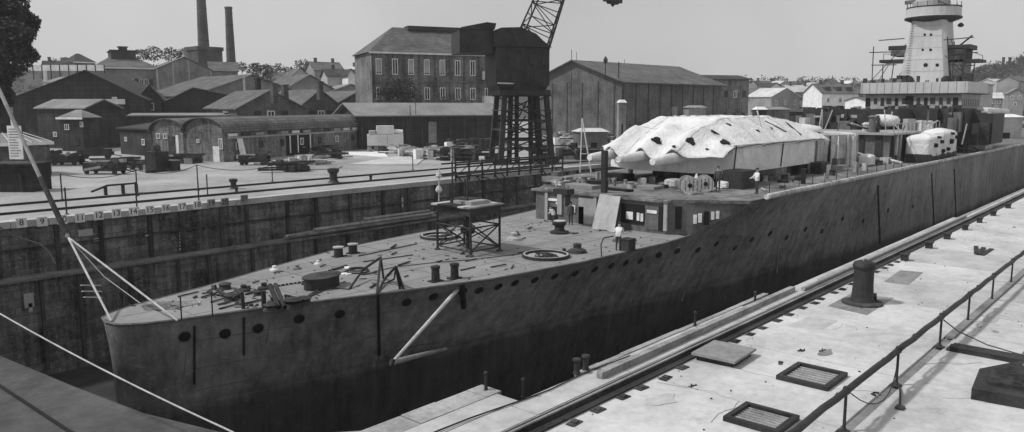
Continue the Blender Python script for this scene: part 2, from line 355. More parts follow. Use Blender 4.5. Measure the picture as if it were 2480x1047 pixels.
# railing
t = thing('pipe_railing', 'heavy pipe railing on stout posts across the near quay', 'railing', (0, 6.05, -8))
RX = [14.9, 19.1, 23.4, 28.2, 32.24, 36.5, 40.6, 45, 49.5, 54]
mb = MB(); 
for i in range(60): mb.tube((8 + i * .8, 0.012 * sin(i * 1.7), 1.06 + .012 * sin(i * 2.3)), (8 + (i + 1) * .8, 0.012 * sin((i + 1) * 1.7), 1.06 + .012 * sin((i + 1) * 2.3)), .085, .085, 10)
part('top_rail', mb, 'iron', t)
part('cable_on_rail', MB().path([(8 + i * .3, .10 + .02 * sin(i * 2.1), .96 + .05 * sin(i * 1.1) + .03 * sin(i * 3.7)) for i in range(90)], .045), 'rust', t)
for x in RX:
    p = part('post', MB().lathe([(.04, 0), (.035, 1.02)], n=10), 'iron', t, (x, 0, 0)); part('foot_plate', MB().lathe([(.16, 0), (.16, .03), (.07, .06), (.05, .12)], n=12), 'iron', p)
    part('post_collar', MB().lathe([(.07, .98), (.085, 1.0), (.085, 1.14), (.06, 1.17)], n=10), 'iron', p)
part('kerb', MB().box(29.5, 45, -.14, .12, .0, .09), 'concrete_d', t)
solo('stay_hook', MB().path([(23.38, 5.98, -7.94), (22.7, 5.75, -7.9), (21.6, 5.45, -7.96)], .03).box(21.5, 21.72, 5.35, 5.55, -8, -7.93), 'iron', 'bent iron stay running from a railing post to a plate on the quay', 'iron stay')
solo('slack_rope', MB().path([(28.2, 6.0, -7.05), (28.0, 5.5, -7.3), (27.7, 4.6, -7.5), (27.5, 3.4, -7.6), (27.3, 2.0, -7.55)], .02), 'rope' if False else 'rust', 'slack rope sagging from the railing to the right edge', 'rope')
solo('railing_loop', MB().path([(19.2 + .5 * i, 6.0 - .05 * i * (8 - i) * .3, -7.0 - .045 * i * (8 - i)) for i in range(9)], .015), 'rust', 'drooping wire loop tied under the pipe railing', 'wire')
solo('drain_slot', MB().box(27.95, 28.65, 0, 5.8, -8.0, -7.93).box(28.0, 28.6, 0, 5.7, -7.93, -7.86), 'iron', 'long dark iron trench cover right of the railing', 'trench cover')
t = thing('raised_hatch', 'dark raised hatch with a sloping edge at the right border', 'hatch', (25.2, 3.2, -8))
part('coaming', MB().prism([(-1.6, 1.0), (-1.2, -1.9), (1.6, -1.9), (2.1, .4), (.4, 1.2)], 0, .32), 'iron', t)
part('lid', MB().prism([(-.9, .75), (-.6, -1.8), (1.4, -1.8), (1.7, .3), (.4, .9)], .32, .40), 'rust', t); part('hinge_strap', MB().box(.2, 1.4, -.1, .0, .41, .44, .5), 'rail', t)
def grate(x0, x1, y0, y1, label, full=True):
    t = thing('deck_grating', label, 'grating', ((x0 + x1) / 2, (y0 + y1) / 2, -8)); a = (x1 - x0) / 2; b = (y1 - y0) / 2; wd = .14
    for (p0, p1, q0, q1) in ((-a, a, -b, -b + wd), (-a, a, b - wd, b), (-a, -a + wd, -b + wd, b - wd), (a - wd, a, -b + wd, b - wd)):
        part('frame_bar', MB().box(p0, p1, q0, q1, 0, .13), 'iron', t)
    part('tray', MB().box(-a + wd, a - wd, -b + wd, b - wd, .0, .03), 'concrete_d', t)
    n = 7
    for i in range(n):
        xx = -a + wd + (2 * a - 2 * wd) * (i + .5) / n; part('slat', MB().box(xx - .03, xx + .03, -b + wd, b - wd, .032, .06), 'wood', t)
grate(17.75, 19.1, 7.15, 8.6, 'shallow tray grating with dark rim near the bottom edge of the photo')
grate(21.6, 23.25, 7.35, 8.85, 'shallow tray grating with dark rim left of the pipe railing')
t = thing('stone_block', 'low dark slab block lying beside the quay rail', 'slab block', (22.4, 10.9, -8), .05)
part('slab_top', MB().box(-.85, .85, -.72, .72, .17, .25), 'concrete_d', t); part('slab_base', MB().box(-.72, .72, -.6, .6, 0, .17), 'iron', t)
t = thing('tarpaulin_boards', 'thin dark boards lying on the quay under the far railing', 'boards', gp(2390, 612), 0)
for k in range(3): part('board', MB().box(-1.2, 1.3, -.1 + k * .26, .12 + k * .26, .01 + .03 * k, .05 + .03 * k, .1 * k), 'iron', t)
for i, (px, py) in enumerate([(1942, 850), (1676, 935), (2110, 742), (2120, 955), (1890, 880), (1990, 850)]):
    p = gp(px, py); pb = MB()
    for k in range(6): pb.tube((R(-.18, .18), R(-.09, .09), .012), (R(-.18, .18), R(-.09, .09), .02 + R(0, .02)), R(.01, .025), n=5)
    struct('loose_scrap', pb, 'rust', 'stuff').location = (p.x, p.y, -8.0)
# ============================================================ THE SHIP
def tab(T, x):
    if x <= T[0][0]: return T[0][1]
    for (a, p), (b, q2) in zip(T, T[1:]):
        if x <= b: t = (x - a) / (b - a); return p + (q2 - p) * t
    return T[-1][1]
V0 = 31.0
HDK = [(11.3, 0), (11.45, .7), (12, 1.25), (13.2, 1.75), (16.5, 2.65), (20, 3.9), (23, 4.9), (26.7, 6.0), (33, 6.8), (40.3, 7.1), (42.2, 8.2), (44, 9.2), (47, 10.1), (56, 10.2), (240, 10.6)]
ZDK = [(11.3, -8.25), (41.0, -8.25), (42.7, -7.5), (46.5, -6.0), (240, -6.0)]
HWL = [(11.5, 0), (16, 1.2), (26, 3.2), (42, 5.6), (69, 9.1), (90, 10.3), (240, 10.6)]
HBT = [(12, 0), (26, 2.2), (42, 3.6), (69, 7.6), (90, 9.4), (240, 9.8)]
ZDF = [(11.3, -8.25), (49.0, -8.25), (51.5, -6.0), (240, -6.0)]
HDF = [q_ for q_ in HDK if q_[0] <= 40.3] + [(49, 8.7), (51.5, 9.7), (56, 10.2), (240, 10.6)]
def half(x, z, far_side=False):
    zd = tab(ZDF if far_side else ZDK, x); a = tab(HDF if far_side else HDK, x); b = tab(HWL, x - (0 if x > 14 else 0)); c = tab(HBT, x)
    if z >= -12.2: t = max(0, zd - z) / (zd + 12.2); t = t ** .8; return a + (b - a) * t
    t = (-12.2 - z) / 5.8; return b + (c - b) * t ** 1.5
ship = thing('warship', 'grey warship under construction in the dry dock with stripped foredeck and white covered gun turret', 'warship', (0, 0, 0))
xs = [11.3, 11.45, 11.8, 12.3, 13.2, 14.5, 16.5, 18.5, 20, 23, 26.7, 30, 33, 36, 38.5, 40.3, 42, 44, 46.5, 49, 51.5, 56, 62, 69, 78, 90, 105, 125, 150, 180, 240]
mbu = MB(); mbl = MB(); NR = 9
for sgn in (-1, 1):
    n0 = len(mbu.v)
    for x in xs:
        zd = tab(ZDF if sgn > 0 else ZDK, x)
        for k in range(NR): 
            z = zd + (-12.2 - zd) * k / (NR - 1); mbu.v.append((x + (.25 * (k / (NR - 1)) if x < 12.4 else 0) , V0 + sgn * max(half(x, z, sgn > 0), .02), z))
    for i in range(len(xs) - 1):
        for k in range(NR - 1):
            a = n0 + i * NR + k; f = (a, a + NR, a + NR + 1, a + 1); mbu.f.append(f if sgn < 0 else f[::-1])
    n0 = len(mbl.v)
    for x in xs:
        for k in range(7):
            z = -12.2 - 5.8 * k / 6; hb = half(x, z) if k < 6 else 0; mbl.v.append((x + (.25 + .3 * k / 6 if x < 12.4 else 0), V0 + sgn * max(hb, .02 if k < 6 else 0), z - .0))
    for i in range(len(xs) - 1):
        for k in range(6):
            a = n0 + i * 7 + k; f = (a, a + 7, a + 8, a + 1); mbl.f.append(f if sgn < 0 else f[::-1])
part('hull', mbu, 'hull', ship, smooth=True); part('hull_bottom', mbl, 'hull', ship, smooth=True)
# keel blocks under the ship
for i in range(24): 
    solo('keel_block', MB().box(-.5, .5, -1.0, 1.0, 0, 1.0), 'wood_d', 'dark timber keel block under the warship on the dock floor', 'keel block', (15 + i * 3.0, V0, -19), 0, 'keel blocks under the hull')
# foredeck plating
fx = [x for x in xs if x <= 44] + [44.0]
near = [(x, V0 - tab(HDK, x) + .03) for x in fx if 11.31 < x < 41] + [(42.6, V0 - half(42.6, -8.25) + .12), (43.6, V0 - half(43.6, -8.25) + .2)]; far = [(x, V0 + tab(HDF, x) - .03) for x in fx if x > 11.31] + [(49, V0 + 8.65), (51.4, V0 + 9.6)]
near = near + [(44.6, 33.0), (51.4, 35.5)]
part('foredeck', MB().prism(near + far[::-1], -8.33, -8.245), 'deck', ship)
part('gunwale_bar', MB().path([(x, V0 - half(x, tab(ZDK, x)) - .0, tab(ZDK, x) - .02) for x in xs if x < 43], .055), 'steel', ship)
part('gunwale_bar', MB().path([(x, V0 + half(x, tab(ZDF, x), True) + .0, tab(ZDF, x) - .02) for x in xs if x < 49.5], .055), 'steel', ship)
# upper deck
up = [(43.5, 25.4), (46.3, V0 - 9.8), (56, 21.0), (240, 20.6), (240, 41.4), (56, 41.0), (51.4, V0 + 9.6), (43.5, 36.2)]
part('upper_deck', MB().prism(up, -6.2, -6.0), 'deck_d', ship)
# bulwark rail: individual pale lengths
x = 48.0
k = 0
while x < 200:
    L = 5.5
    part('bulwark_rail', MB().tube((x, V0 - tab(HDK, x) - .02, -5.84 + R(-.02, .02)), (x + L - .12, V0 - tab(HDK, x + L) - .02, -5.84 + R(-.02, .02)), .19, n=8), random.choice(['plaster', 'canvas_d', 'canvas_d']) if x < 150 else 'steel', ship); x += L
# break house front with its openings
hf = part('break_house_wall', MB().prism([(43.35, 25.5), (43.5, 25.3), (46.5, 21.35), (46.6, 21.8), (44, 25.9), (43.8, 36.0), (51.5, 40.3), (51.4, 40.6), (43.35, 36.3)], -8.24, -6.21), 'steel', ship)
part('house_deck_edge', MB().box(43.15, 43.9, 25.2, 36.6, -6.2, -6.05), 'deck_d', ship)
def hfpart(name, px0, px1, py0, py1, m, pr=.06, u=43.34):
    a = xp(px0, py0, u); b = xp(px1, py1, u)
    return part(name, MB().box(u - pr, u + .005, min(a.y, b.y), max(a.y, b.y), min(a.z, b.z), max(a.z, b.z)), m, ship)
for a in [(1322, 1328, 455, 540), (1352, 1362, 456, 520), (1440, 1446, 470, 540), (1610, 1616, 485, 560)]: hfpart('stiffener', *a, 'lsteel', .12)
for a in [(1330, 1352, 480, 488), (1348, 1362, 490, 496), (1383, 1394, 497, 515), (1518, 1534, 512, 532), (1544, 1550, 515, 535), (1553, 1559, 517, 537), (1568, 1592, 508, 518)]: hfpart('window', *a, 'white', .09)
for a in [(1333, 1350, 500, 540), (1370, 1380, 470, 500), (1402, 1414, 500, 548), (1506, 1560, 492, 545), (1596, 1606, 500, 560)]: hfpart('doorway', *a, 'black', .05)
hfpart('light_panel', 1402, 1438, 478, 545, 'lsteel', .05); hfpart('light_panel', 1565, 1606, 500, 560, 'steel', .04)
# leaning canvas on the house front
a = xp(1455, 470, 43.2); b = xp(1505, 476, 43.2); c = gp(1490, 562, -8.2); d = gp(1435, 553, -8.2)
cv = MB(); n = 8
for i in range(n + 1):
    for j in range(n + 1):
        s = i / n; t2 = j / n; p = a.lerp(b, s).lerp(d.lerp(c, s), t2); cv.v.append((p.x - .1 - .12 * sin(s * 9) * t2, p.y, p.z + .03 * sin(s * 7 + t2 * 4)))
for i in range(n):
    for j in range(n): q0 = i * (n + 1) + j; cv.f.append((q0, q0 + 1, q0 + n + 2, q0 + n + 1))
o = solo('hanging_canvas', cv, 'lsteel', 'pale canvas sheet hung from the deckhouse roof down to the foredeck', 'canvas'); 
so = o.modifiers.new('s', 'SOLIDIFY'); so.thickness = .03
# side wall windows (white) near the corner
def on_side(px, py): # wall from (43.5,25.3) to (46.5,21.35)
    d = ray(px, py); nrm = Vector((3.95, 3.0, 0)).normalized(); A = Vector((43.5, 25.3, 0)); return d * (A.dot(nrm) / d.dot(nrm)) - nrm * .06
sdir = Vector((3.0, -3.95, 0)).normalized(); snr = Vector((3.95, 3.0, 0)).normalized()
for (px0, px1, py0, py1, m) in [(1679, 1687, 520, 542, 'white'), (1691, 1699, 517, 539, 'white'), (1722, 1729, 513, 532, 'white'), (1734, 1741, 511, 530, 'white'), (1636, 1650, 500, 555, 'black'), (1705, 1716, 512, 545, 'black')]:
    p = on_side((px0 + px1) / 2, (py0 + py1) / 2); q1 = on_side(px0, py0); q2 = on_side(px1, py1); hw = (q1 - q2).to_2d().length / 2; hh = abs(q1.z - q2.z) / 2
    mb = MB(); mb.hexa([p - sdir * hw - snr * .03 - Vector((0, 0, hh)), p + sdir * hw - snr * .03 - Vector((0, 0, hh)), p + sdir * hw + snr * .03 - Vector((0, 0, hh)), p - sdir * hw + snr * .03 - Vector((0, 0, hh))],
                       [p - sdir * hw - snr * .03 + Vector((0, 0, hh)), p + sdir * hw - snr * .03 + Vector((0, 0, hh)), p + sdir * hw + snr * .03 + Vector((0, 0, hh)), p - sdir * hw + snr * .03 + Vector((0, 0, hh))])
    part('window' if m == 'white' else 'doorway', mb, m, ship)
# portholes on the near side
ph = [(447, 815), (545, 808), (625, 795), (725, 772), (823, 760), (985, 732), (1050, 718), (1120, 705), (1160, 703), (1207, 694), (1247, 685), (1295, 678), (1343, 669), (1393, 662), (1440, 652), (1480, 643), (1515, 636), (1550, 631),
      (1595, 618), (1640, 608), (1690, 605), (1735, 590), (1780, 600), (1820, 580), (1865, 565), (1905, 575), (1950, 555), (1990, 560), (2040, 530), (2090, 535), (2150, 510), (2210, 500)]
def hull_hit(px, py):
    d = ray(px, py); lo, hi = 8.0, 33.0
    f = lambda v: (lambda p: (V0 - half(p.x, max(p.z, -17.9))) - v)(d * (v / d.y))
    for _ in range(50):
        m_ = (lo + hi) / 2
        if f(m_) > 0: lo = m_
        else: hi = m_
    return d * (lo / d.y)
for i, (px, py) in enumerate(ph):
    p = hull_hit(px, py); e = .15
    tx = Vector((e, -(half(p.x + e, p.z) - half(p.x, p.z)), 0)).normalized(); tz = Vector((0, -(half(p.x, p.z + e) - half(p.x, p.z)), e)).normalized()
    nn = tx.cross(tz); nn = nn if nn.y < 0 else -nn
    r = .20 if i < 18 else .19
    o = part('porthole', MB().tube(p - nn * .05, p + nn * .045, r + .05, r + .03, 14), 'iron', ship)
    part('porthole_pane', MB().tube(p + nn * .046, p + nn * .052, r, r, 14), 'black', o)
def hullstrip(px0, py0, px1, py1, wd, m, name='rubbing_strip'):
    pts = []
    for k in range(9): p = hull_hit(px0 + (px1 - px0) * k / 8, py0 + (py1 - py0) * k / 8); pts.append((p.x, p.y - .03, p.z))
    part(name, MB().path(pts, wd, 6), m, ship)
hullstrip(915, 715, 918, 860, .07, 'iron'); hullstrip(590, 770, 590, 860, .05, 'iron'); hullstrip(470, 790, 470, 930, .05, 'iron'); hullstrip(1118, 690, 1122, 745, .14, 'iron', 'hawse_fitting')
hullstrip(1885, 590, 1880, 660, .05, 'lsteel'); hullstrip(1670, 660, 1650, 730, .03, 'lsteel'); hullstrip(2125, 450, 2130, 590, .1, 'iron'); hullstrip(2255, 420, 2262, 560, .08, 'iron'); hullstrip(2310, 410, 2315, 540, .08, 'iron')
hullstrip(520, 690, 522, 700, .05, 'iron')
# plating seams on the hull side
for zz in (-9.35, -10.6, -11.6):
    pts = [(x, V0 - half(x, zz) - .004, zz) for x in [14 + i * 2.0 for i in range(60)] if tab(ZDK, x) > zz]
    part('plating_seam', MB().path(pts, .014, 4), 'steel', ship)
random.seed(13)
for i in range(34):
    x_ = 14 + i * 2.7 + R(-.5, .5); z0_, z1_ = sorted((R(-12, -9), R(-12.1, tab(ZDK, x_) - .2)))
    if z1_ - z0_ < .6: z0_ = z1_ - 1.2
    part('plating_butt', MB().path([(x_, V0 - half(x_, z0_ + (z1_ - z0_) * k / 5) - .004, z0_ + (z1_ - z0_) * k / 5) for k in range(6)], .013, 4), random.choice(['steel', 'iron', 'iron']), ship)
# boom of two spars on the near side
tip = vp(950, 878, 21.8); s1 = hull_hit(1107, 703); s2 = hull_hit(1080, 845)
t = thing('boat_boom', 'pair of pale wooden spars meeting in a point out from the hull side', 'boom', tuple(tip))
part('upper_spar', MB().tube((0, 0, 0), s1 - tip, .06, .10, 10), 'rope', t); part('lower_spar', MB().tube((0, 0, 0), s2 - tip, .11, .09, 10), 'wood', t)
part('iron_tip', MB().tube((-.05, 0, -.12), (.05, 0, .12), .09, .09, 8), 'iron', t)
# ---- turret
tur = thing('_tmp', 'x', 'x'); bpy.data.objects.remove(tur)
tur = MB().lathe([(5.4, -6.02), (5.4, -5.1)], (62.5, 31.3, 0), 32)
turret = part('turret_barbette', tur, 'deck_d', ship)
part('gunhouse', MB().prism([(53.65, 26.0), (69.5, 26.0), (72.5, 28), (72.5, 35.5), (69.5, 37.2), (54.2, 37.2), (52.6, 34.0), (52.6, 29)], -5.1, -2.95), 'canvas', turret)
def tz(x, v):
    f = min(1, max(0, (x - 50.3) / 6.9)) ** 1.3; e = min(1, max(0, (v - 25.95) / 3.1)) ** .85; g = min(1, max(0, (37.3 - v) / 2.6)) ** .85
    bk = 1 - .35 * max(0, (x - 66) / 7) ** 1.5
    bs = -4.5 + 1.35 * min(1, max(0, (x - 49.2) / 4.6))
    z = bs + (-1.0 - bs) * f * min(e, g) * bk
    bm = max([math.exp(-((v - c) / .75) ** 2) for c in (29.25, 31.95, 34.75)])
    z += (1 - f) ** .8 * .95 * bm * min(1, max(0, (57 - x) / 3))
    z += .05 * sin(x * 1.3 - v * 3.1) * sin(v * 1.7 + x * .5)
    return z + .05 * sin(x * 2.1 + v) * sin(v * 2.6 - x * .7) + .03 * sin(x * 5.1 - v * 3)
cv = MB(); nu, nv = 56, 40
for i in range(nu + 1):
    x = 48.0 + 25.0 * i / nu
    for j in range(nv + 1):
        # the canvas front edge runs back on the near side
        v = 25.9 + 11.4 * j / nv; x1 = x
        xf = 51.9 - 1.5 * min(1, max(0, (v - 25.9) / 3.2)) + 2.6 * min(1, max(0, (v - 35.2) / 2.0)); x1 = xf + (73.0 - xf) * i / nu
        cv.v.append((x1, v, tz(x1, v) if 1 else 0))
for i in range(nu):
    for j in range(nv): q0 = i * (nv + 1) + j; cv.f.append((q0, q0 + nv + 1, q0 + nv + 2, q0 + 1))
o = part('canvas_cover', cv, 'canvas', turret, smooth=True); so = o.modifiers.new('s', 'SOLIDIFY'); so.thickness = .06
part('cover_seam', MB().path([(x, 25.84, tz(x, 26) + .03) for x in [52.5 + i for i in range(20)]], .035), 'iron', turret)
for x in (53.9, 62.4): part('cover_lacing', MB().tube((x - .25, 25.93, -5.0), (x + .1, 25.93, -3.0), .05, n=6), 'iron', turret)
for (px, py, ax, ay) in [(1590, 341, 1.0, .42), (1672, 343, 1.0, .42), (1755, 346, 1.0, .45), (1730, 322, .9, .16), (1632, 356, .35, .16), (1712, 363, .3, .14), (1835, 318, .5, .12), (1765, 303, .6, .1), (1868, 312, .25, .2)]:
    d = ray(px, py); lo, hi = 40., 90.
    for _ in range(50):
        m_ = (lo + hi) / 2; p = d * (m_ / d.x)
        if p.z > tz(p.x, min(37, max(26, p.y))): lo = m_
        else: hi = m_
    p = d * (lo / d.x)
    e = .25; ax = ax * .42; ay = ay * .62; nz = Vector((-(tz(p.x + e, p.y) - tz(p.x - e, p.y)) / (2 * e), -(tz(p.x, p.y + e) - tz(p.x, p.y - e)) / (2 * e), 1)).normalized()
    u1 = nz.cross(Vector((0, 1, 0))).normalized(); u2 = nz.cross(u1)
    mb = MB(); n = 14; ring0 = []
    for k in range(n): a_ = 2 * pi * k / n; rr = 1 + .22 * sin(3 * a_ + px) + .15 * sin(5 * a_ + py); ring0.append(p + u2 * (cos(a_) * ax * .9 * rr) + u1 * (sin(a_) * ay * 1.3 * rr) + nz * .03)
    mb.extr(ring0, nz * .05)
    part('sighting_port', mb, 'black', turret)
# gun barrels under canvas
for (v, x0, zt) in ((34.8, 48.1, -3.95), (31.95, 47.7, -3.95), (29.25, 48.0, -4.0)):
    b = part('gun_barrel', MB().tube((x0, v, zt), (53, v, -3.75), .30, .48, 16), 'canvas', turret)
    part('barrel_cover_end', MB().tube((x0 - .25, v, zt), (x0 + .5, v, zt), .24, .34, 14), 'canvas', b)
part('rear_cover', MB().lathe([(2.6, -3.2), (2.7, -2.6), (2.4, -2.1), (1.2, -1.9)], (76.2, 30.6, 0), 20), 'canvas', turret, smooth=True)
part('rear_band', MB().lathe([(2.78, -3.1), (2.86, -2.65), (2.82, -2.6)], (74.9, 30.6, 0), 20), 'iron', turret)
for x_ in (54.5, 58.2, 62, 65.8):
    part('cover_seam', MB().path([(x_ + .1 * sin(k), 26.1 + k * .9, tz(x_ + .1 * sin(k), 26.1 + k * .9) + .035) for k in range(12)], .018, 4), 'canvas_d', turret)
for v_ in (28.9, 33.6): part('cover_seam', MB().path([(49.5 + k * 1.5, v_, tz(49.5 + k * 1.5, v_) + .035) for k in range(15)], .018, 4), 'canvas_d', turret)
part('roof_strap', MB().path([(69.0, 29.5, tz(69, 29.5) + .05), (68.2, 28, tz(68.2, 28) + .05), (67.5, 26.5, tz(67.5, 26.5) + .06)], .07), 'iron', turret)
part('roof_strap', MB().path([(64.5, 28.5, tz(64.5, 28.5) + .05), (64.6, 27.6, tz(64.6, 27.6) + .05), (65.3, 26.9, tz(65.3, 26.9) + .06)], .05), 'iron', turret)
# ---- structures aft of the turret
wrap = part('wrapped_barbette', MB().lathe([(4.3, -6.0), (4.35, -4), (4.3, -2.85), (3.9, -2.75)], (79.2, 30.2, 0), 36), 'canvas_d', ship)
for i in range(15):
    a_ = radians(150 + i * 12.5 + R(-3, 3)); p = Vector((79.2 + 4.42 * cos(a_), 30.2 + 4.42 * sin(a_), 0))
    part('canvas_fold', MB().tube((p.x, p.y, -6.0), (p.x + R(-.1, .1), p.y, -2.8 - R(0, .3)), R(.1, .22), R(.06, .16), 7), random.choice(['iron', 'canvas', 'canvas_d', 'canvas']), wrap)
dh = part('aft_deckhouse', MB().prism([(86, 24.5), (104, 24.3), (104, 36), (86, 36)], -6.0, -3.1), 'steel', ship)
part('deckhouse_roof', MB().prism([(85.5, 24.1), (104.4, 23.9), (104.4, 36.4), (85.5, 36.4)], -3.1, -2.9), 'lsteel', dh)
for i in range(14): 
    x = 86.4 + i * 1.25; part('vertical_panel', MB().box(x, x + R(.3, .7), 24.26, 24.45, -5.9, -3.15), random.choice(['canvas_d', 'iron', 'canvas_d', 'lsteel']), dh)
for i in range(6):
    y = 25.2 + i * 1.8; part('vertical_panel', MB().box(85.85, 85.98, y, y + R(.4, .9), -5.9, -3.15), random.choice(['canvas_d', 'iron', 'lsteel']), dh)
# dark mass of boats and machinery behind (upper works between turret and bridge)
for (px0, px1, py0, py1, u, dpt, m) in [(1945, 2175, 264, 322, 100, 5, 'iron'), (2185, 2335, 262, 318, 108, 6, 'iron'), (2330, 2400, 275, 350, 112, 7, 'iron'), (1985, 2120, 285, 330, 96, 4, 'iron')]:
    a = xp(px0, py0, u); b = xp(px1, py1, u)
    o = part('dark_superstructure', MB().box(u, u + dpt, min(a.y, b.y), max(a.y, b.y), min(a.z, b.z), max(a.z, b.z)), m, ship)
    for k in range(16):
        yy = R(min(a.y, b.y), max(a.y, b.y)); part('fitting', MB().box(u - R(.3, 1.2), u, yy, yy + R(.3, 1.5), b.z - .1, b.z + R(.5, 3.0)), random.choice(['rust', 'iron', 'steel']), o)
    for k in range(20):
        yy = R(min(a.y, b.y), max(a.y, b.y)); part('roof_fitting', MB().box(u + R(0, 1), u + 1.6, yy, yy + R(.3, 1.2), a.z, a.z + R(.1, .5)), random.choice(['rust', 'iron', 'lsteel']), o)
for (px, py, rx, rz_) in [(2140, 290, 1.9, .9)]:
    p = xp(px, py, 99); part('pale_cover', MB().lathe([(1.0, -.8), (1.7, -.5), (1.8, 0), (1.5, .4), (.6, .6)], tuple(p), 14), 'canvas', ship, smooth=True)
# two white covered blocks amidships
def lumpy(cx, cy, z0, lx, ly, lz, seed):
    mb = MB(); random.seed(seed); n, m_ = 10, 24
    for i in range(n + 1):
        t = i / n; s = min(1, 1.18 * max(.02, 1 - t ** 6) ** .5) if t > .6 else 1.0
        for j in range(m_):
            a_ = 2 * pi * j / m_; ca, sa = cos(a_), sin(a_); e = .35
            xx = lx / 2 * math.copysign(abs(ca) ** e, ca) * s; yy = ly / 2 * math.copysign(abs(sa) ** e, sa) * s
            mb.v.append((cx + xx * (1 + R(-.015, .015)), cy + yy * (1 + R(-.015, .015)), z0 + lz * t + R(-.02, .02) + (.25 * R(0, 1) if i == 0 else 0)))
    for i in range(n):
        for j in range(m_): k = (j + 1) % m_; mb.f.append((i * m_ + j, i * m_ + k, (i + 1) * m_ + k, (i + 1) * m_ + j))
    mb.f.append(tuple(range(n * m_, n * m_ + m_))); return mb
c1 = part('covered_gun_mount', lumpy(91.5, 22.6, -5.35, 5.5, 2.6, 2.35, 3), 'canvas', ship, smooth=True)
c2 = part('covered_gun_mount', lumpy(97.6, 22.7, -5.35, 6.0, 2.8, 2.75, 5), 'canvas', ship, smooth=True)
random.seed(21)
for (x, z, r, c) in [(90.2, -4.2, .24, c1), (92.6, -3.9, .2, c1), (91.4, -3.4, .14, c1), (96.8, -4.0, .3, c2), (99.1, -3.6, .2, c2), (97, -3.15, .15, c2), (93.4, -4.9, .2, c1), (95.6, -4.8, .2, c2)]:
    part('cover_opening', MB().tube((x, 21.0, z), (x, 21.35, z), r * .85, r, 12), 'black', c)
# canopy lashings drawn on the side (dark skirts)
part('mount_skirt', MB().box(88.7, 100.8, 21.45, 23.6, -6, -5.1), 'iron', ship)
# ---- bridge and tower
U = 123.3
a = xp(2120, 202, U - 6); b = xp(2365, 228, U - 6)
br = part('bridge_house', MB().box(U - 5.5, U + 6, 25.0, 37.2, -6.0, 1.55), 'lsteel', ship)
bw_ = part('bridge_screen', MB().box(U - 6.0, U + 6.5, 24.3, 37.8, 1.55, 3.05), 'tower', ship)
part('bridge_deck_lip', MB().box(U - 6.15, U + 6.6, 24.15, 37.95, 1.42, 1.55), 'iron', bw_)
for i in range(13):
    y = 25.4 + i * .93
    if abs(y - 31.2) < .5: continue
    part('window', MB().box(U - 5.58, U - 5.45, y, y + (.42 if i % 3 else .6), .15 - (.0 if i % 2 else .4), .95), 'glass' if i % 4 else 'black', br)
for i in range(10): part('window', MB().box(U - 4.8 + i * 1.05, U - 4.3 + i * 1.05, 24.93, 25.02, -.2, .8), 'glass', br)
part('doorway', MB().box(U - 5.6, U - 5.48, 30.9, 31.9, -1.5, 1.2), 'black', br)
part('lower_dark_screen', MB().box(U - 6.6, U - 5.52, 25.2, 36.8, -6, -.4), 'iron', br)
part('shelter_wall', MB().box(U - 7.0, U - 6.62, 32.4, 36.0, -1.4, -.2), 'lsteel', br)
sh = MB(); prof = [(3.05, 3.25, 3.0), (6.0, 2.85, 2.8), (9.0, 2.45, 2.5), (11.9, 2.15, 2.3)]
for (z, hy, hx) in prof:
    hx2 = hx; ch = .5
    for (sx_, sy_) in ((-1, -1), (1, -1), (1, 1), (-1, 1)):
        if (sx_, sy_) in ((-1, -1), (1, 1)): sh.v += [(U + sx_ * hx2, 30.6 + sy_ * (hy - ch), z), (U + sx_ * (hx2 - ch), 30.6 + sy_ * hy, z)] if sx_ < 0 else [(U + sx_ * hx2, 30.6 + sy_ * (hy - ch), z), (U + sx_ * (hx2 - ch), 30.6 + sy_ * hy, z)]
        else: sh.v += [(U + sx_ * (hx2 - ch), 30.6 + sy_ * hy, z), (U + sx_ * hx2, 30.6 + sy_ * (hy - ch), z)]
for i in range(3):
    for k in range(8): j = (k + 1) % 8; sh.f.append((i * 8 + k, i * 8 + j, (i + 1) * 8 + j, (i + 1) * 8 + k))
tw = part('tower_mast', sh, 'tower', ship)
for (px, py, r) in [(2239, 84, .16), (2254, 84, .16), (2235, 121, .16), (2254, 121, .18), (2243, 158, .28), (2271, 158, .22)]:
    p = xp(px, py, U - 2.6); hx = tab([(3.05, 3.0), (6, 2.8), (9, 2.5), (11.9, 2.3)], p.z)
    part('port_light', MB().tube((U - hx - .06, p.y, p.z), (U - hx + .1, p.y, p.z), r, r, 10), 'black', tw)
for px in (2196, 2287):
    p = xp(px, 194, U - 4.2); part('arched_opening', MB().lathe([(.62, -.55), (.62, .2), (.4, .5), (.1, .6)], (U - 3.3, p.y, p.z), 14), 'iron', tw)
# top platform
tp = part('top_platform', MB().lathe([(2.2, 11.4), (3.5, 11.95), (3.6, 12.15), (3.5, 12.2), (3.45, 13.35), (3.3, 13.4)], (U, 30.55, 0), 28), 'tower', ship)
part('platform_underside', MB().lathe([(2.1, 11.3), (3.62, 11.9), (3.64, 12.1)], (U, 30.55, 0), 28), 'iron', tp)
part('platform_rim', MB().ring((U, 30.55, 13.4), 3.4, .1, 28, .12), 'iron', tp)
dt = part('director_tower', MB().lathe([(2.4, 13.5), (2.4, 14.3), (2.0, 14.6), (1.9, 16.2), (1.2, 16.6)], (U, 30.9, 0), 20), 'lsteel', tp)
part('rangefinder_arm', MB().bar((U - .5, 27.6, 14.8), (U - .5, 34.2, 14.4), .5, .5), 'steel', dt)
part('signal_yard', MB().path([(U - 2, 29.6, 14.2), (U - 2.3, 28.3, 13.5)], .08), 'iron', tp)
part('hanging_block', MB().lathe([(.15, 0), (.4, .15), (.35, .4), (.1, .6)], (U, 27.0, 10.6), 10), 'iron', tp)
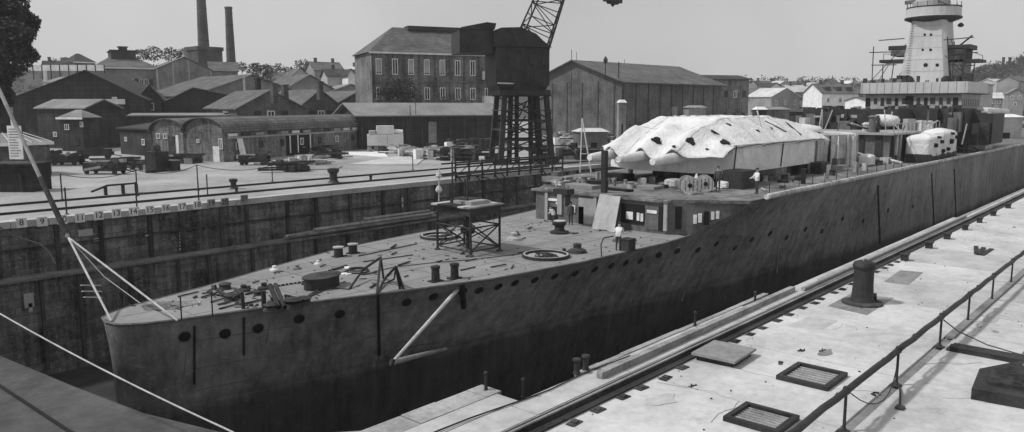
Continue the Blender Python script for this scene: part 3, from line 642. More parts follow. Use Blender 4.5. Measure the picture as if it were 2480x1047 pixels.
# wing platforms
def wing(px0, px1, py0, py1, name='wing_platform', m='steel'):
    a = xp(px0, py0, U); b = xp(px1, py1, U)
    return part(name, MB().box(U - 2, U + 2.2, min(a.y, b.y), max(a.y, b.y), min(a.z, b.z), max(a.z, b.z)), m, tw)
for a_ in [(2162, 2208, 114, 122, 'searchlight_platform', 'iron'), (2168, 2206, 122, 136, 'searchlight_house', 'steel'), (2140, 2200, 147, 152, 'wing_platform', 'iron'), (2296, 2358, 112, 120, 'searchlight_platform', 'iron'), (2300, 2345, 120, 150, 'searchlight_house', 'rust'), (2298, 2380, 147, 151, 'wing_platform', 'iron'), (2302, 2340, 151, 198, 'wing_house', 'steel')]: wing(*a_)
def wbar(pts, r, m='iron', u=U - 1.8): part('wing_railing', MB().path([xp(x_, y_, u) for x_, y_ in pts], r, 6), m, tw)
wbar([(2140, 150), (2140, 131), (2165, 132), (2200, 136)], .04); wbar([(2340, 130), (2360, 128), (2380, 135), (2380, 150)], .04)
wbar([(2196, 150), (2178, 188)], .14); wbar([(2200, 118), (2210, 104)], .10); wbar([(2325, 110), (2355, 86)], .12); wbar([(2296, 118), (2294, 90)], .10); wbar([(2318, 170), (2370, 142)], .05, 'lsteel')
for px in (2165, 2176, 2190, 2322, 2330, 2345): p = xp(px, 197, U - 4); part('bridge_fitting', MB().box(U - 4, U - 3, p.y - .3, p.y + .3, 3.0, 3.2 + R(.4, 1.1)), 'iron', br)
# tall ventilator and arch right of the covered blocks
t = part('crane_post_plate', MB().extr([vp(x_, y_, 22.4) for x_, y_ in [(2378, 262), (2405, 262), (2428, 290), (2427, 340), (2408, 345), (2398, 372), (2386, 374), (2390, 320), (2378, 315)]], (0, 1.2, 0)), 'canvas_d', ship)
part('crane_jib_end', MB().tube(vp(2385, 268, 22.2), vp(2438, 270, 22.2), .45, .4, 10), 'canvas', t)
part('lightening_hole', MB().extr([vp(x_, y_, 22.38) for x_, y_ in [(2392, 280), (2410, 275), (2420, 295), (2408, 315), (2394, 310)]], (0, -.05, 0)), 'steel', t)
# deck clutter of the upper deck (fixed gear)
def deckbox(px, py, lx, ly, lz, m, name, z=-6.0, rz=0, label=None):
    p = gp(px, py, z); return part(name, MB().box(-lx / 2, lx / 2, -ly / 2, ly / 2, 0, lz), m, ship, (p.x, p.y, z), rz, label)
for (px, py, lx, ly, lz, m, nm) in [(1365, 470, .8, 1.2, .35, 'iron', 'hatch_coaming'), (1410, 455, 1.2, 2.6, .25, 'deck', 'skylight'), (1500, 437, 1.3, 2.0, .55, 'black', 'hatch_coaming'), (1495, 462, .5, 2.4, .15, 'black', 'plank_edge'), (1560, 455, 1.6, 2.6, .2, 'deck', 'skylight'), (1350, 440, 1.5, 2, .4, 'deck_d', 'hatch_coaming'),
      (1620, 425, 1.4, 2.4, .8, 'rust', 'winch_seat'), (1790, 455, 2.2, 1.6, 1.3, 'iron', 'winch_house'), (1880, 430, 3.0, 1.2, 1.2, 'rust', 'ventilator_box'), (1925, 420, 2.0, 1.4, 1.5, 'iron', 'ventilator_box'), (1985, 420, 2.0, 1.0, 1.0, 'rust', 'ventilator_box'), (2030, 405, 2.2, 1.0, .9, 'steel', 'ventilator_box'), (2100, 398, 1.5, 1.0, .8, 'iron', 'ventilator_box'), (2150, 395, 3, .9, .6, 'canvas_d', 'canvas_roll')]:
    deckbox(px, py, lx, ly, lz, m, nm)
random.seed(4)
for i in range(190):
    px = R(1320, 2350); y_near = 487 - (px - 1820) * .213 if px > 1820 else 470; y_far = max(392, 430 - (px - 1500) * .05) if px < 1960 else 385
    if y_far > y_near - 16: continue
    py = R(y_far, y_near - 14); p = gp(px, py, -6.0)
    if not (22 < p.y < 40) or p.x > 130 or p.x < 44.2: continue
    s = R(.15, .6) * (1 + max(0, p.x - 70) / 80); part('deck_fitting', random.choice([MB().bar((-s * 2.4, 0, .1), (s * 2.4, R(-.8, .8), .1 + R(0, .2)), .2, .07), MB().prism([(s * cos(k) * R(.6, 1.2), s * sin(k) * R(.5, 1.1)) for k in (0, 1, 2, 3, 4, 5)], 0, R(.1, .35)), MB().box(-s * .3, s * .3, -s * .3, s * .3, 0, s * R(1, 2.2)), MB().box(-s, s, -s / 2, s / 2, 0, R(.15, .8), R(0, 3)), MB().lathe([(s * .5, 0), (s * .4, .3), (s * .55, .45)], n=9), MB().tube((-s * 1.5, 0, .12), (s * 1.5, R(-.5, .5), .12), .09, n=6)]), random.choice(['iron', 'rust', 'iron', 'steel', 'lsteel', 'canvas_d', 'wood']), ship, (p.x, p.y, -6.0), R(0, 3))
mast = deckbox(1463, 467, .34, .34, 2.9, 'iron', 'ensign_post')
for x_ in [14 + 2.3 * i for i in range(13)]:
    h_ = tab(HDK, x_) - .1; part('deck_seam', MB().box(x_ - .018, x_ + .018, V0 - h_, V0 + h_, -8.244, -8.236), 'deck_d', ship)
for v_ in (-5.2, -3.4, -1.6, .2, 2.0, 3.8, 5.6):
    xx_ = [x_ / 4 for x_ in range(48, 172) if tab(HDK, x_ / 4) > abs(v_) + .2]
    if xx_: part('deck_seam', MB().box(xx_[0], xx_[-1], V0 + v_ - .015, V0 + v_ + .015, -8.2445, -8.237), 'deck_d', ship)
lit = MB(); random.seed(90)
for i in range(190):
    x_ = 13 + 30 * R(0, 1); h_ = tab(HDK, x_) - .2; y_ = V0 + h_ * R(-1, 1); s_ = R(.015, .06); a_ = R(0, 3)
    lit.bar((x_, y_, -8.22), (x_ + cos(a_) * s_ * R(1, 7), y_ + sin(a_) * s_ * R(1, 7), -8.21), s_ * R(.5, 1), .03)
struct('deck_litter', lit, 'rust', 'stuff')
# ---- foredeck fittings
def fd(px, py): return gp(px, py, -8.245)
def bollard_pair(px, py, label=None, rz=0):
    p = fd(px, py); b = part('double_bollard', MB().box(-.32, .32, -.22, .22, 0, .06), 'iron', ship, (p.x, p.y, -8.245), rz, label); return b
for (px, py) in [(1055, 682), (1101, 675)]:
    b = bollard_pair(px, py); part('bollard_post', MB().lathe([(.20, .06), (.19, .6), (.23, .64), (.23, .74), (.1, .78)], n=14), 'iron', b)
for (px, py) in [(820, 622), (855, 614)]:
    b = bollard_pair(px, py, 'squat bollard with a pale top'); part('bollard_post', MB().lathe([(.26, .06), (.24, .45), (.28, .5)], n=14), 'iron', b); part('bollard_top', MB().lathe([(.3, .5), (.3, .56), (.1, .58)], n=14), 'lsteel', b)
p = fd(1355, 565); cp = part('capstan', MB().lathe([(.62, 0), (.62, .12), (.35, .2), (.3, .42), (.46, .62), (.46, .72), (.2, .78)], n=18), 'iron', ship, (p.x, p.y, -8.245))
part('capstan_top', MB().lathe([(.4, .78), (.4, .83)], n=18), 'canvas_d', cp)
for (cx_, cy_, r_, lb) in [(gp(1322, 622, -8.24).x, gp(1322, 622, -8.24).y, 1.22, 'ring coaming with coiled ropes inside'), (gp(1065, 575, -8.24).x, gp(1065, 575, -8.24).y, 1.15, 'ring coaming behind the scaffold')]:
    rg = part('capstan_ring', MB().ring((0, 0, 0), r_, .09, 32, .16), 'iron', ship, (cx_, cy_, -8.245), label=lb)
    part('ring_top', MB().ring((0, 0, .161), r_ - .02, .05, 32, .02), 'lsteel', rg); part('ring_pan', MB().lathe([(r_ - .12, .0), (r_ - .12, .05)], n=28), 'lsteel', rg)
    for k in range(9): 
        a_ = R(0, 6.28); rr = R(.1, r_ - .4); part('rope_coil', MB().ring((rr * cos(a_), rr * sin(a_), .052), R(.15, .3), .035, 12, .06), random.choice(['iron', 'rust', 'canvas_d', 'iron']), rg)
# hatch drum, small vents
p = fd(780, 695); hb = part('hatch_drum', MB().prism([(.95 * cos(a_ * pi / 8), .62 * sin(a_ * pi / 8)) for a_ in range(16)], 0, .5), 'iron', ship, (p.x, p.y, -8.245), radians(10))
part('hatch_lid', MB().prism([(1.03 * cos(a_ * pi / 8), .70 * sin(a_ * pi / 8)) for a_ in range(16)], .5, .55), 'rust', hb)
for (px, py, s, m) in [(1245, 582, .5, 'lsteel'), (1398, 612, .55, 'rust'), (1252, 570, .25, 'iron'), (700, 745, .3, 'iron'), (663, 735, .3, 'iron'), (1366, 612, .25, 'iron'), (770, 640, .2, 'canvas'), (665, 655, .25, 'canvas'), (720, 652, .22, 'steel'), (590, 705, .3, 'rust'), (640, 700, .3, 'iron'), (1498, 585, .4, 'steel')]:
    p = fd(px, py); part('deck_vent', MB().lathe([(s, 0), (s * .9, s * .3), (s * .4, s * .5), (s * .45, s * .9), (s * .2, s)], n=12), m, ship, (p.x, p.y, -8.245))
# anchor gear right forward
p0 = fd(345, 742); p1 = fd(480, 735)
part('anchor_recess', MB().prism([tuple(fd(x_, y_)[:2]) for x_, y_ in [(342, 742), (400, 730), (478, 728), (485, 735), (420, 750), (350, 752)]][::-1], -8.24, -8.22), 'deck_d', ship)
part('recess_lip', MB().path([fd(x_, y_) for x_, y_ in [(342, 742), (400, 730), (478, 728), (485, 735)]], .04), 'lsteel', ship)
def frame(pts, r, m='iron', name='chain_stopper', dz=None):
    part(name, MB().path([Vector(p_) for p_ in pts], r, 7), m, ship)
def up_(px, py, h): p_ = fd(px, py); return Vector((p_.x, p_.y, p_.z + h))
frame([up_(515, 700, .12), up_(545, 722, .15), up_(570, 732, .2)], .07); frame([up_(590, 748, 0), up_(588, 748, .62), up_(572, 735, .6)], .08); frame([up_(640, 748, 0), up_(640, 748, .75)], .10)
frame([up_(668, 722, .6), up_(690, 750, .1)], .09); frame([up_(655, 730, .7), up_(676, 745, 0)], .11); frame([up_(700, 735, .0), up_(690, 732, .3), up_(730, 728, .06)], .05)
for (px, py, s) in [(560, 728, .3), (575, 722, .22), (710, 745, .42), (735, 738, .35), (655, 752, .3), (600, 700, .15), (625, 715, .2), (545, 700, .3)]:
    p = fd(px, py); part('anchor_gear', MB().lathe([(s, 0), (s * .8, s * .5), (s, s * .8), (s * .5, s)], n=10), random.choice(['iron', 'rust']), ship, (p.x, p.y, -8.245))
# chains along the forward deck
for pts in ([(600, 712), (640, 700), (700, 690), (740, 684)], [(570, 735), (600, 742), (660, 738), (700, 742), (742, 722), (770, 705)], [(520, 700), (505, 706), (515, 715), (560, 722)]):
    ch = MB(); P3 = [fd(*q_) for q_ in pts]
    for a_, b_ in zip(P3, P3[1:]):
        n = max(2, int((b_ - a_).length / .2))
        for k in range(n): c_ = a_.lerp(b_, (k + .5) / n); ch.box(c_.x - .07, c_.x + .07, c_.y - .05, c_.y + .05, c_.z, c_.z + .07, k * .8)
    part('anchor_chain', ch, 'rust', ship)
# deck rods and cables (loose: own things)
for i, (pts, r_, lb) in enumerate([([(868, 622), (1010, 592)], .03, 'long thin rod lying behind the bollards on the foredeck'), ([(880, 636), (1000, 619)], .03, 'shorter thin rod lying nearer on the foredeck'), ([(905, 660), (960, 648), (1050, 638), (1150, 630), (1300, 612)], .022, 'long cable stretched over the foredeck past the scaffold')]):
    solo('deck_rod' if i < 2 else 'deck_cable', MB().path([fd(*q_) + Vector((0, 0, .04)) for q_ in pts], r_), 'iron', lb, 'rod' if i < 2 else 'cable')
solo('cable_coil', MB().ring((0, 0, .0), .55, .05, 20, .06).ring((.1, .1, .06), .45, .05, 20, .06), 'iron', 'loose loop of cable by the paper sheets on the foredeck', 'cable coil', fd(865, 658))
for i, (px, py, s) in enumerate([(848, 662, .4), (838, 650, .3), (825, 664, .3)]):
    solo('paper_sheet', MB().prism([(-s, -s * .5), (s * .9, -s * .6), (s, s * .5), (-s * .8, s * .6)], 0, .03 + .01 * i), 'white', ['largest', 'upper', 'leftmost'][i] + ' white sheet lying by the hatch drum on the foredeck', 'sheet', fd(px, py) + Vector((0, 0, .0)), i)
# A-shaped trestles carrying cables
def trestle(a, b, top, h, label):
    A = fd(*a); B = fd(*b); T = fd(*top); T.z += h
    t = thing('cable_trestle', label, 'trestle', tuple(A)); 
    part('leg', MB().bar((0, 0, 0), T - A, .09), 'iron', t); part('leg', MB().bar(B - A, T - A, .09), 'iron', t); return T
T1 = trestle((913, 712), (929, 675), (924, 700), 1.45, 'left dark A shaped trestle holding the cables at the deck edge')
T2 = trestle((969, 700), (977, 700), (960, 705), 1.1, 'right dark A shaped trestle at the deck edge')
solo('power_cable', MB().path([T1, fd(880, 678) + Vector((0, 0, .5)), fd(845, 702), fd(822, 700), fd(795, 700), fd(750, 720)], .06), 'iron', 'thick dark cable sagging from the left trestle to the hatch', 'cable')
solo('power_cable', MB().path([T2, fd(938, 684) + Vector((0, 0, .3)), fd(928, 690) + Vector((0, 0, .15)), fd(914, 712)], .06), 'iron', 'thick dark cable hanging from the right trestle to the rail', 'cable')
solo('power_cable', MB().path([T2, fd(955, 682) + Vector((0, 0, .12)), fd(935, 686), fd(925, 690)], .04), 'iron', 'thinner dark cable looped between the two trestles', 'cable')
# deck railings stanchions
for (px, py) in [(515, 765), (440, 776)]:
    p = fd(px, py); part('stanchion', MB().tube((0, 0, 0), (0, 0, .95), .03, n=6), 'iron', ship, (p.x, p.y, -8.245))
for px in (520, 768, 870, 1178, 1500): 
    pass
# scaffold tower on the foredeck
sc = thing('scaffold_tower', 'dark pipe scaffold tower with a pale timber platform on the foredeck', 'scaffold', (31.9, 31.4, -8.245))
cx4 = [(-1.8, 1.1), (-2.0, -1.8), (.3, -1.85), (2.1, 2.6)]
cn = [(30.04 - 31.9, 32.5 - 31.4), (29.82 - 31.9, 29.61 - 31.4), (32.13 - 31.9, 29.58 - 31.4), (32.3 - 31.9, 32.6 - 31.4)]
H = 2.62
for (a_, b_) in cn: part('scaffold_pole', MB().tube((a_, b_, 0), (a_, b_, H), .07, n=8), 'iron', sc); part('base_plate', MB().lathe([(.2, 0), (.18, .05), (.09, .1)], (a_, b_, 0), 8), 'rust', sc)
for z_ in (.25, 1.55):
    for i in range(4): a_, b_ = cn[i], cn[(i + 1) % 4]; part('scaffold_ledger', MB().tube((*a_, z_), (*b_, z_), .045, n=6), 'iron', sc)
for i in range(4):
    a_, b_ = cn[i], cn[(i + 1) % 4]; part('scaffold_brace', MB().tube((*a_, .25), (*b_, 1.55), .045, n=6), 'iron', sc); part('scaffold_brace', MB().tube((*b_, .25), (*a_, 1.55), .04, n=6), 'rust', sc)
mid = (sum(c_[0] for c_ in cn) / 4, sum(c_[1] for c_ in cn) / 4)
part('centre_drum', MB().lathe([(.12, 0), (.12, .9), (.4, 1.0), (.45, 1.25), (.15, 1.45), (.12, 2.1)], (*mid, 0), 12), 'iron', sc)
for k in range(6):
    y0 = -1.95 + k * .53; part('platform_plank', MB().box(-2.25, .55, y0, y0 + .48, H + .02, H + .09 + R(0, .03)), random.choice(['concrete_b', 'ledge', 'iron']), sc)
for i in range(4): a_, b_ = cn[i], cn[(i + 1) % 4]; part('platform_beam', MB().bar((*a_, H - .2), (*b_, H - .2), .12, .42), 'iron', sc)
for (a_, b_, h_) in [(-1.4, .3, 5.1), (-1.1, -.6, 4.4), (-.3, .4, 4.0)]: part('upper_pole', MB().tube((a_, b_, H + .1), (a_, b_, h_), .05, n=6), 'iron', sc)
part('upper_arm', MB().bar((-1.4, .3, 4.5), (.9, -.4, 4.0), .06), 'iron', sc)
for k in range(5): part('platform_load', MB().box(R(-1.7, -.2), R(-.1, .3), R(-1.4, .0), R(.1, .9), H + .1, H + .14 + .05 * k), random.choice(['lsteel', 'iron', 'canvas_d']), sc)
solo('hanging_lamp_line', MB().path([(29.4, 31.6, -3.4), (29.35, 31.6, -5.3)], .03).lathe([(.14, 0), (.18, .1), (.1, .3)], (29.36, 31.6, -4.0), 8).lathe([(.14, 0), (.2, .12), (.1, .35)], (29.36, 31.6, -4.8), 8), 'canvas_d', 'pale blocks hanging on a line above the scaffold tower', 'rope block')
# gangway framing between the yard and the ship above the scaffold
gw = thing('gangway', 'dark lattice gangway with posts at the far dock edge behind the scaffold', 'gangway', (60.8, 61.0, -8))
A0 = gp(1045, 428); B0 = gp(1320, 405)
L_ = (B0 - A0).length; dx_ = B0.x - A0.x
for z_ in (.15, 1.5): part('gangway_beam', MB().bar((A0.x - 60.8, .0, z_), (B0.x - 60.8, .0, z_ ), .18), 'iron', gw); part('gangway_beam', MB().bar((A0.x - 60.8, 2.2, z_), (B0.x - 60.8, 2.2, z_), .18), 'rust', gw)
n = 9
for i in range(n + 1):
    x_ = A0.x - 60.8 + dx_ * i / n; part('gangway_post', MB().tube((x_, 0, -.3), (x_, 0, 1.9 + (.6 if i % 3 == 0 else 0)), .11), 'iron', gw)
    if i < n: part('gangway_diagonal', MB().bar((x_, 0, .15), (x_ + dx_ / n, 0, 1.5), .08), 'iron', gw)
for k in range(8): x_ = A0.x - 60.8 + dx_ * R(0, 1); part('raking_strut', MB().bar((x_, -.1, .1), (x_ + 2.2, -1.2, -3.2), .11), 'rust', gw)
# A-frame white ladder, cable reels, boxes on the upper deck
t = thing('step_ladder', 'tall pale folding ladder standing at the left end of the upper deck', 'ladder', gp(1405, 418, -6.0))
p = xp(1410, 287, t.location.x + .2) - t.location
for e_ in [(0, 0, -.0), (.3, -1.0, 0)]: part('stile', MB().bar(e_, p, .09), 'rope', t)
part('rung', MB().bar(Vector((0, 0, 0)).lerp(p, .35), Vector((.3, -1.0, 0)).lerp(p, .35), .06), 'rope', t)
def reel(px, py, r_, label, rz):
    p = gp(px, py, -6.0); t = thing('cable_reel', label, 'cable reel', p, rz)
    for sgn in (-1, 1):
        fl = part('reel_flange', MB().tube((-.06 + .45 * sgn, 0, r_), (.0 + .45 * sgn, 0, r_), r_, n=20), 'canvas_d', t); part('flange_hub', MB().tube((-.09 + .45 * sgn, 0, r_), (.03 + .45 * sgn, 0, r_), r_ * .25, n=12), 'black', fl)
        for k in range(4): part('flange_board', MB().box(-.075 + .45 * sgn, .015 + .45 * sgn, -r_ * .8 + k * r_ * .42, -r_ * .8 + k * r_ * .42 + .03, r_ * .4, r_ * 1.6), 'rust', fl)
    part('wound_cable', MB().tube((-.44, 0, r_), (.42, 0, r_), r_ * .75, n=18), 'iron', t)
reel(1666, 470, .62, 'left cable reel with grimy flanges below the turret', .75); reel(1706, 464, .58, 'right cable reel with pale flanges below the turret', .6)
solo('canvas_heap', lumpy(0, 0, 0, 1.4, 1.0, .6, 9), 'canvas_d', 'crumpled pale canvas bundle left of the cable reels', 'canvas bundle', gp(1632, 452, -6.0), smooth=True)
solo('canvas_cone', MB().lathe([(.4, 0), (.3, .5), (.05, 1.15)], n=12), 'canvas', 'pointed white canvas bundle between the two cable reels', 'canvas bundle', gp(1686, 460, -6.0))
solo('canvas_heap', lumpy(0, 0, 0, 1.5, .9, .55, 11), 'canvas', 'white canvas heap right of the cable reels', 'canvas bundle', gp(1758, 455, -6.0), smooth=True)
solo('canvas_heap', lumpy(0, 0, 0, 1.5, 1.3, 1.2, 12), 'canvas', 'white bundle standing at the foot of the striped deckhouse', 'canvas bundle', gp(2098, 402, -6.0), smooth=True)
random.seed(33)
# people
def person(label, loc, rz, h=1.72, top='cloth_w', legs='cloth_d', arm='down', bend=0):
    t = thing('person', label, 'person', loc, rz)
    def skin_body():
        J = [(0, 0, .92), (0, 0, 1.15), (bend * .2, 0, 1.38), (bend * .26, 0, 1.5), (bend * .3, 0, 1.6), (bend * .3 + .02, 0, 1.70),
             (0, .10, .88), (.03, .11, .48), (-.02, .12, .07), (.13, .13, .03), (0, -.10, .88), (-.02, -.11, .48), (-.08, -.12, .07), (.07, -.13, .03)]
        if arm == 'down': J += [(bend * .22, .2, 1.42), (.02, .25, 1.12), (.12, .24, .88), (.15, .24, .8), (bend * .22, -.2, 1.42), (.02, -.25, 1.12), (.12, -.24, .88), (.15, -.24, .8)]
        else: J += [(bend * .22, .2, 1.42), (.12, .27, 1.18), (.38, .2, 1.12), (.47, .18, 1.12), (bend * .22, -.2, 1.42), (.12, -.27, 1.18), (.38, -.2, 1.08), (.47, -.18, 1.08)]
        Eg = [(0, 1), (1, 2), (2, 3), (3, 4), (4, 5), (0, 6), (6, 7), (7, 8), (8, 9), (0, 10), (10, 11), (11, 12), (12, 13), (2, 14), (14, 15), (15, 16), (16, 17), (2, 18), (18, 19), (19, 20), (20, 21)]
        rad = [.15, .14, .17, .055, .09, .085, .095, .065, .045, .05, .095, .065, .045, .05, .065, .047, .033, .04, .065, .047, .033, .04]
        me = bpy.data.meshes.new('body'); me.from_pydata([(x * h / 1.78, y * h / 1.78, z * h / 1.78) for x, y, z in J], Eg, [])
        o = bpy.data.objects.new('body', me); C.objects.link(o); o.parent = t
        sk_ = o.modifiers.new('skin', 'SKIN'); L2 = me.skin_vertices[0].data
        for i, r_ in enumerate(rad): L2[i].radius = (r_, r_ * (1.25 if i in (0, 1, 2) else 1))
        L2[0].use_root = True
        sb = o.modifiers.new('sub', 'SUBSURF'); sb.levels = 2; sb.render_levels = 2
        # clothing by height: separate slots mixed in one procedural material
        m = bpy.data.materials.new('clothed_body'); m.use_nodes = True; N = m.node_tree.nodes; Lk = m.node_tree.links
        tc = N.new('ShaderNodeTexCoord'); sp = N.new('ShaderNodeSeparateXYZ'); Lk.new(tc.outputs['Object'], sp.inputs[0])
        rp = N.new('ShaderNodeValToRGB'); rp.color_ramp.interpolation = 'CONSTANT'
        mr = N.new('ShaderNodeMath'); mr.operation = 'DIVIDE'; mr.inputs[1].default_value = 2; Lk.new(sp.outputs[2], mr.inputs[0]); Lk.new(mr.outputs[0], rp.inputs[0])
        g1 = .05; g2 = .7 if top == 'cloth_w' else .06; el = rp.color_ramp.elements
        el[0].position = 0; el[0].color = (g1, g1, g1, 1); el[1].position = .46 * h / 1.78; el[1].color = (g2, g2, g2, 1)
        e3 = el.new(.735 * h / 1.78); e3.color = (.36, .36, .36, 1)
        Lk.new(rp.outputs[0], N['Principled BSDF'].inputs['Base Color']); N['Principled BSDF'].inputs['Roughness'].default_value = .9
        me.materials.append(m); return o
    skin_body(); k = h / 1.78
    hd_ = (bend * .3 + .015, 0, 1.66)
    part('cap', MB().lathe([(.115 * k, 0), (.12 * k, .05 * k), (.09 * k, .1 * k), (.03 * k, .12 * k)], (hd_[0] * k, 0, 1.70 * k), 12), 'cloth_d', t)
    part('face', MB().box((hd_[0] + .085) * k, (hd_[0] + .105) * k, -.015 * k, .015 * k, 1.63 * k, 1.67 * k), 'skin', t)
    for s_ in (-1, 1): part('ear', MB().box((hd_[0] - .01) * k, (hd_[0] + .02) * k, s_ * .085 * k - .008, s_ * .085 * k + .008, 1.62 * k, 1.67 * k), 'skin', t)
    return t
person('person in white shirt standing on the upper deck by the bulwark', gp(1832, 470, -6.0), radians(150), 1.75, arm='out')
person('person in white shirt bending over the winch on the foredeck edge', gp(1497, 607, -8.245), radians(20), 1.6, arm='out', bend=.8)
person('person in dark clothes beside the deckhouse front behind the capstan', gp(1382, 545, -8.245), radians(200), 1.6, 'cloth_d')
person('person in white shirt crouched against the deckhouse behind the capstan', gp(1340, 545, -8.245), radians(170), 1.35, 'cloth_w', bend=1.1, arm='out')
person('person in dark clothes standing under the turret right of the reels', gp(1738, 462, -6.0), radians(190), 1.72, 'cloth_d')
p = fd(1520, 607); solo('dark_crate', MB().box(-.35, .35, -.3, .3, 0, .65).box(-.38, .38, -.33, .33, .65, .7), 'iron', 'dark square crate beside the bending worker on the foredeck', 'crate', p)
solo('davit_hook', MB().path([fd(1457, 622), fd(1455, 622) + Vector((0, 0, .7)), fd(1462, 622) + Vector((0, 0, 1.05)), fd(1485, 620) + Vector((0, 0, 1.1))], .035), 'iron', 'thin bent davit beside the ring coaming at the deck edge', 'davit')
# hawsers at the bow
J_ = vp(165, 575, 36); E1 = vp(0, 222, 40.5); E1 = J_ + (E1 - J_) * 1.25; pb = gp(270, 778, -8.2); pc = gp(430, 777, -8.2)
t = thing('mooring_spar', 'long dark leaning spar rising from above the bow to the upper left', 'spar', tuple(J_)); part('spar', MB().tube((0, 0, 0), E1 - J_, .085, .08, 10), 'wood', t)
part('spar_wrapping', MB().tube((E1 - J_) * .02, (E1 - J_) * .32, .12, .10, 10), 'rust', t)
solo('bow_hawser', MB().tube(J_, pc, .04, n=8), 'rope', 'thick pale rope from the spar to the right side of the foredeck', 'rope')
solo('bow_hawser', MB().tube(J_, pb, .045, n=8), 'rope', 'thick pale rope from the spar down to the stem', 'rope')
solo('bow_line', MB().path([J_, J_.lerp(fd(340, 735), .5) + Vector((0, 0, -.3)), fd(340, 735)], .02), 'rope', 'thin slack line between the two thick bow ropes', 'rope')
a = vp(0, 760, 25) ; b = vp(565, 1047, 15.5); dd = (b - a)
mb = MB(); pts = [a + dd * t_ + Vector((0, 0, -.10 * 4 * max(0, t_ * (1 - t_)))) for t_ in [-.15 + i * .08 for i in range(17)]]
solo('mooring_rope', mb.path(pts, .022, 7), 'rope', 'pale mooring rope crossing the lower left corner over the dock', 'rope')
solo('slack_mooring_rope', MB().path([vp(x_, y_, 58) for x_, y_ in [(-10, 545), (30, 570), (60, 580), (95, 590), (120, 612), (135, 640)]], .05), 'ledge', 'pale slack rope hanging at the left end of the far wall', 'rope')
t = thing('hull_staging', 'pale broken staging planks left of the stem', 'staging', tuple(vp(205, 690, 33)))
for k in range(3): part('plank', MB().bar((R(-.3, 0), 0, -.25 * k), (.7, .3, -.2 - .25 * k), .12, .04), 'lsteel', t)
# ============================================================ FAR QUAY: rails, stanchions, posts
for i, (v, lb) in enumerate([(65.5, 'outer crane rail nearest the far dock edge'), (71.2, 'inner crane rail farther from the far dock edge')]):
    t = thing('crane_rail', lb, 'rail', (8, v, -8)); part('rail_head', MB().box(0, 420, -.14, .14, .01, .16), 'iron', t); part('rail_bed', MB().box(0, 420, -.3, .3, -.02, .01), 'rust', t)
for i, (px, py, h_) in enumerate([(151, 484, 2.2), (162, 520, 2.0), (333, 475, 2.3), (332, 506, 2.1), (480, 462, 2.4), (503, 474, 1.9), (482, 492, 1.9), (660, 440, 1.8), (1000, 412, 1.6), (300, 470, .8)]):
    p = gp(px, py); solo('chain_stanchion', MB().tube((0, 0, 0), (0, 0, h_), .06, n=6).lathe([(.2, 0), (.1, .1)], n=8), 'iron', ['tall stanchion farthest left beside the leaning spar', 'stanchion at the dock edge just right of the leaning spar', 'tall stanchion rising at the right end of the long beam', 'stanchion at the dock edge under the long beam end', 'tallest stanchion midway along the far quay, left of the low bollard', 'stanchion right of the tallest one near the far dock edge', 'stanchion standing at the dock edge under the tallest one', 'lone stanchion before the curved roof workshop', 'stanchion beside the gangway foot', 'very short stub post under the long beam'][i], 'stanchion', (p.x, max(p.y, 61.4), -8), 0, 'thin stanchions along the far dock edge')
def chain(pa, pb, sag, label):
    a_ = Vector(pa); b_ = Vector(pb); solo('guard_chain', MB().path([a_.lerp(b_, k / 10) - Vector((0, 0, sag * 4 * (k / 10) * (1 - k / 10))) for k in range(11)], .03, 5), 'iron', label, 'chain')
P1 = gp(151, 484); P2 = gp(333, 475); P3 = gp(480, 462); zt = -5.8
chain((P1.x, P1.y, zt), (P2.x, P2.y, zt + .1), .5, 'guard chain between the first tall stanchions on the far quay'); chain((P2.x, P2.y, zt + .1), (P3.x, P3.y, zt + .2), .5, 'guard chain between the middle tall stanchions on the far quay'); chain((P3.x, P3.y, zt + .2), (gp(660, 440).x, gp(660, 440).y, -6.3), .5, 'guard chain toward the right stanchions on the far quay')
t = thing('long_bench', 'low dark beam on three short legs on the far quay', 'beam trestle', (gp(222, 476).x, gp(222, 476).y, -8))
e_ = gp(333, 466) - gp(222, 476); part('beam', MB().bar((0, 0, .4), (e_.x * .35, e_.y * .35, .85), .16).bar((e_.x * .35, e_.y * .35, .85), (e_.x, e_.y, .85), .16), 'iron', t)
for k in (.3, .68, .98): part('leg', MB().box(e_.x * k - .12, e_.x * k + .12, e_.y * k - .12, e_.y * k + .12, 0, .8), 'iron', t)
for (px, py, lb, s) in [(566, 458, 'left of the pair of dark mooring bollards by the far rails', 1), (808, 442, 'tall dark mooring bollard between the far rails', 1.5), (898, 436, 'small dark mooring bollard right of the tall one', .5), (573, 465, 'lower round bollard beside the far rail', .45)]:
    p = gp(px, py); solo('mooring_bollard', MB().lathe([(.4 * s, 0), (.28 * s, .15 * s), (.26 * s, .6 * s), (.4 * s, .75 * s), (.4 * s, .95 * s), (.2 * s, 1.0 * s)], n=12), 'iron', lb, 'bollard', (p.x, p.y, -8))
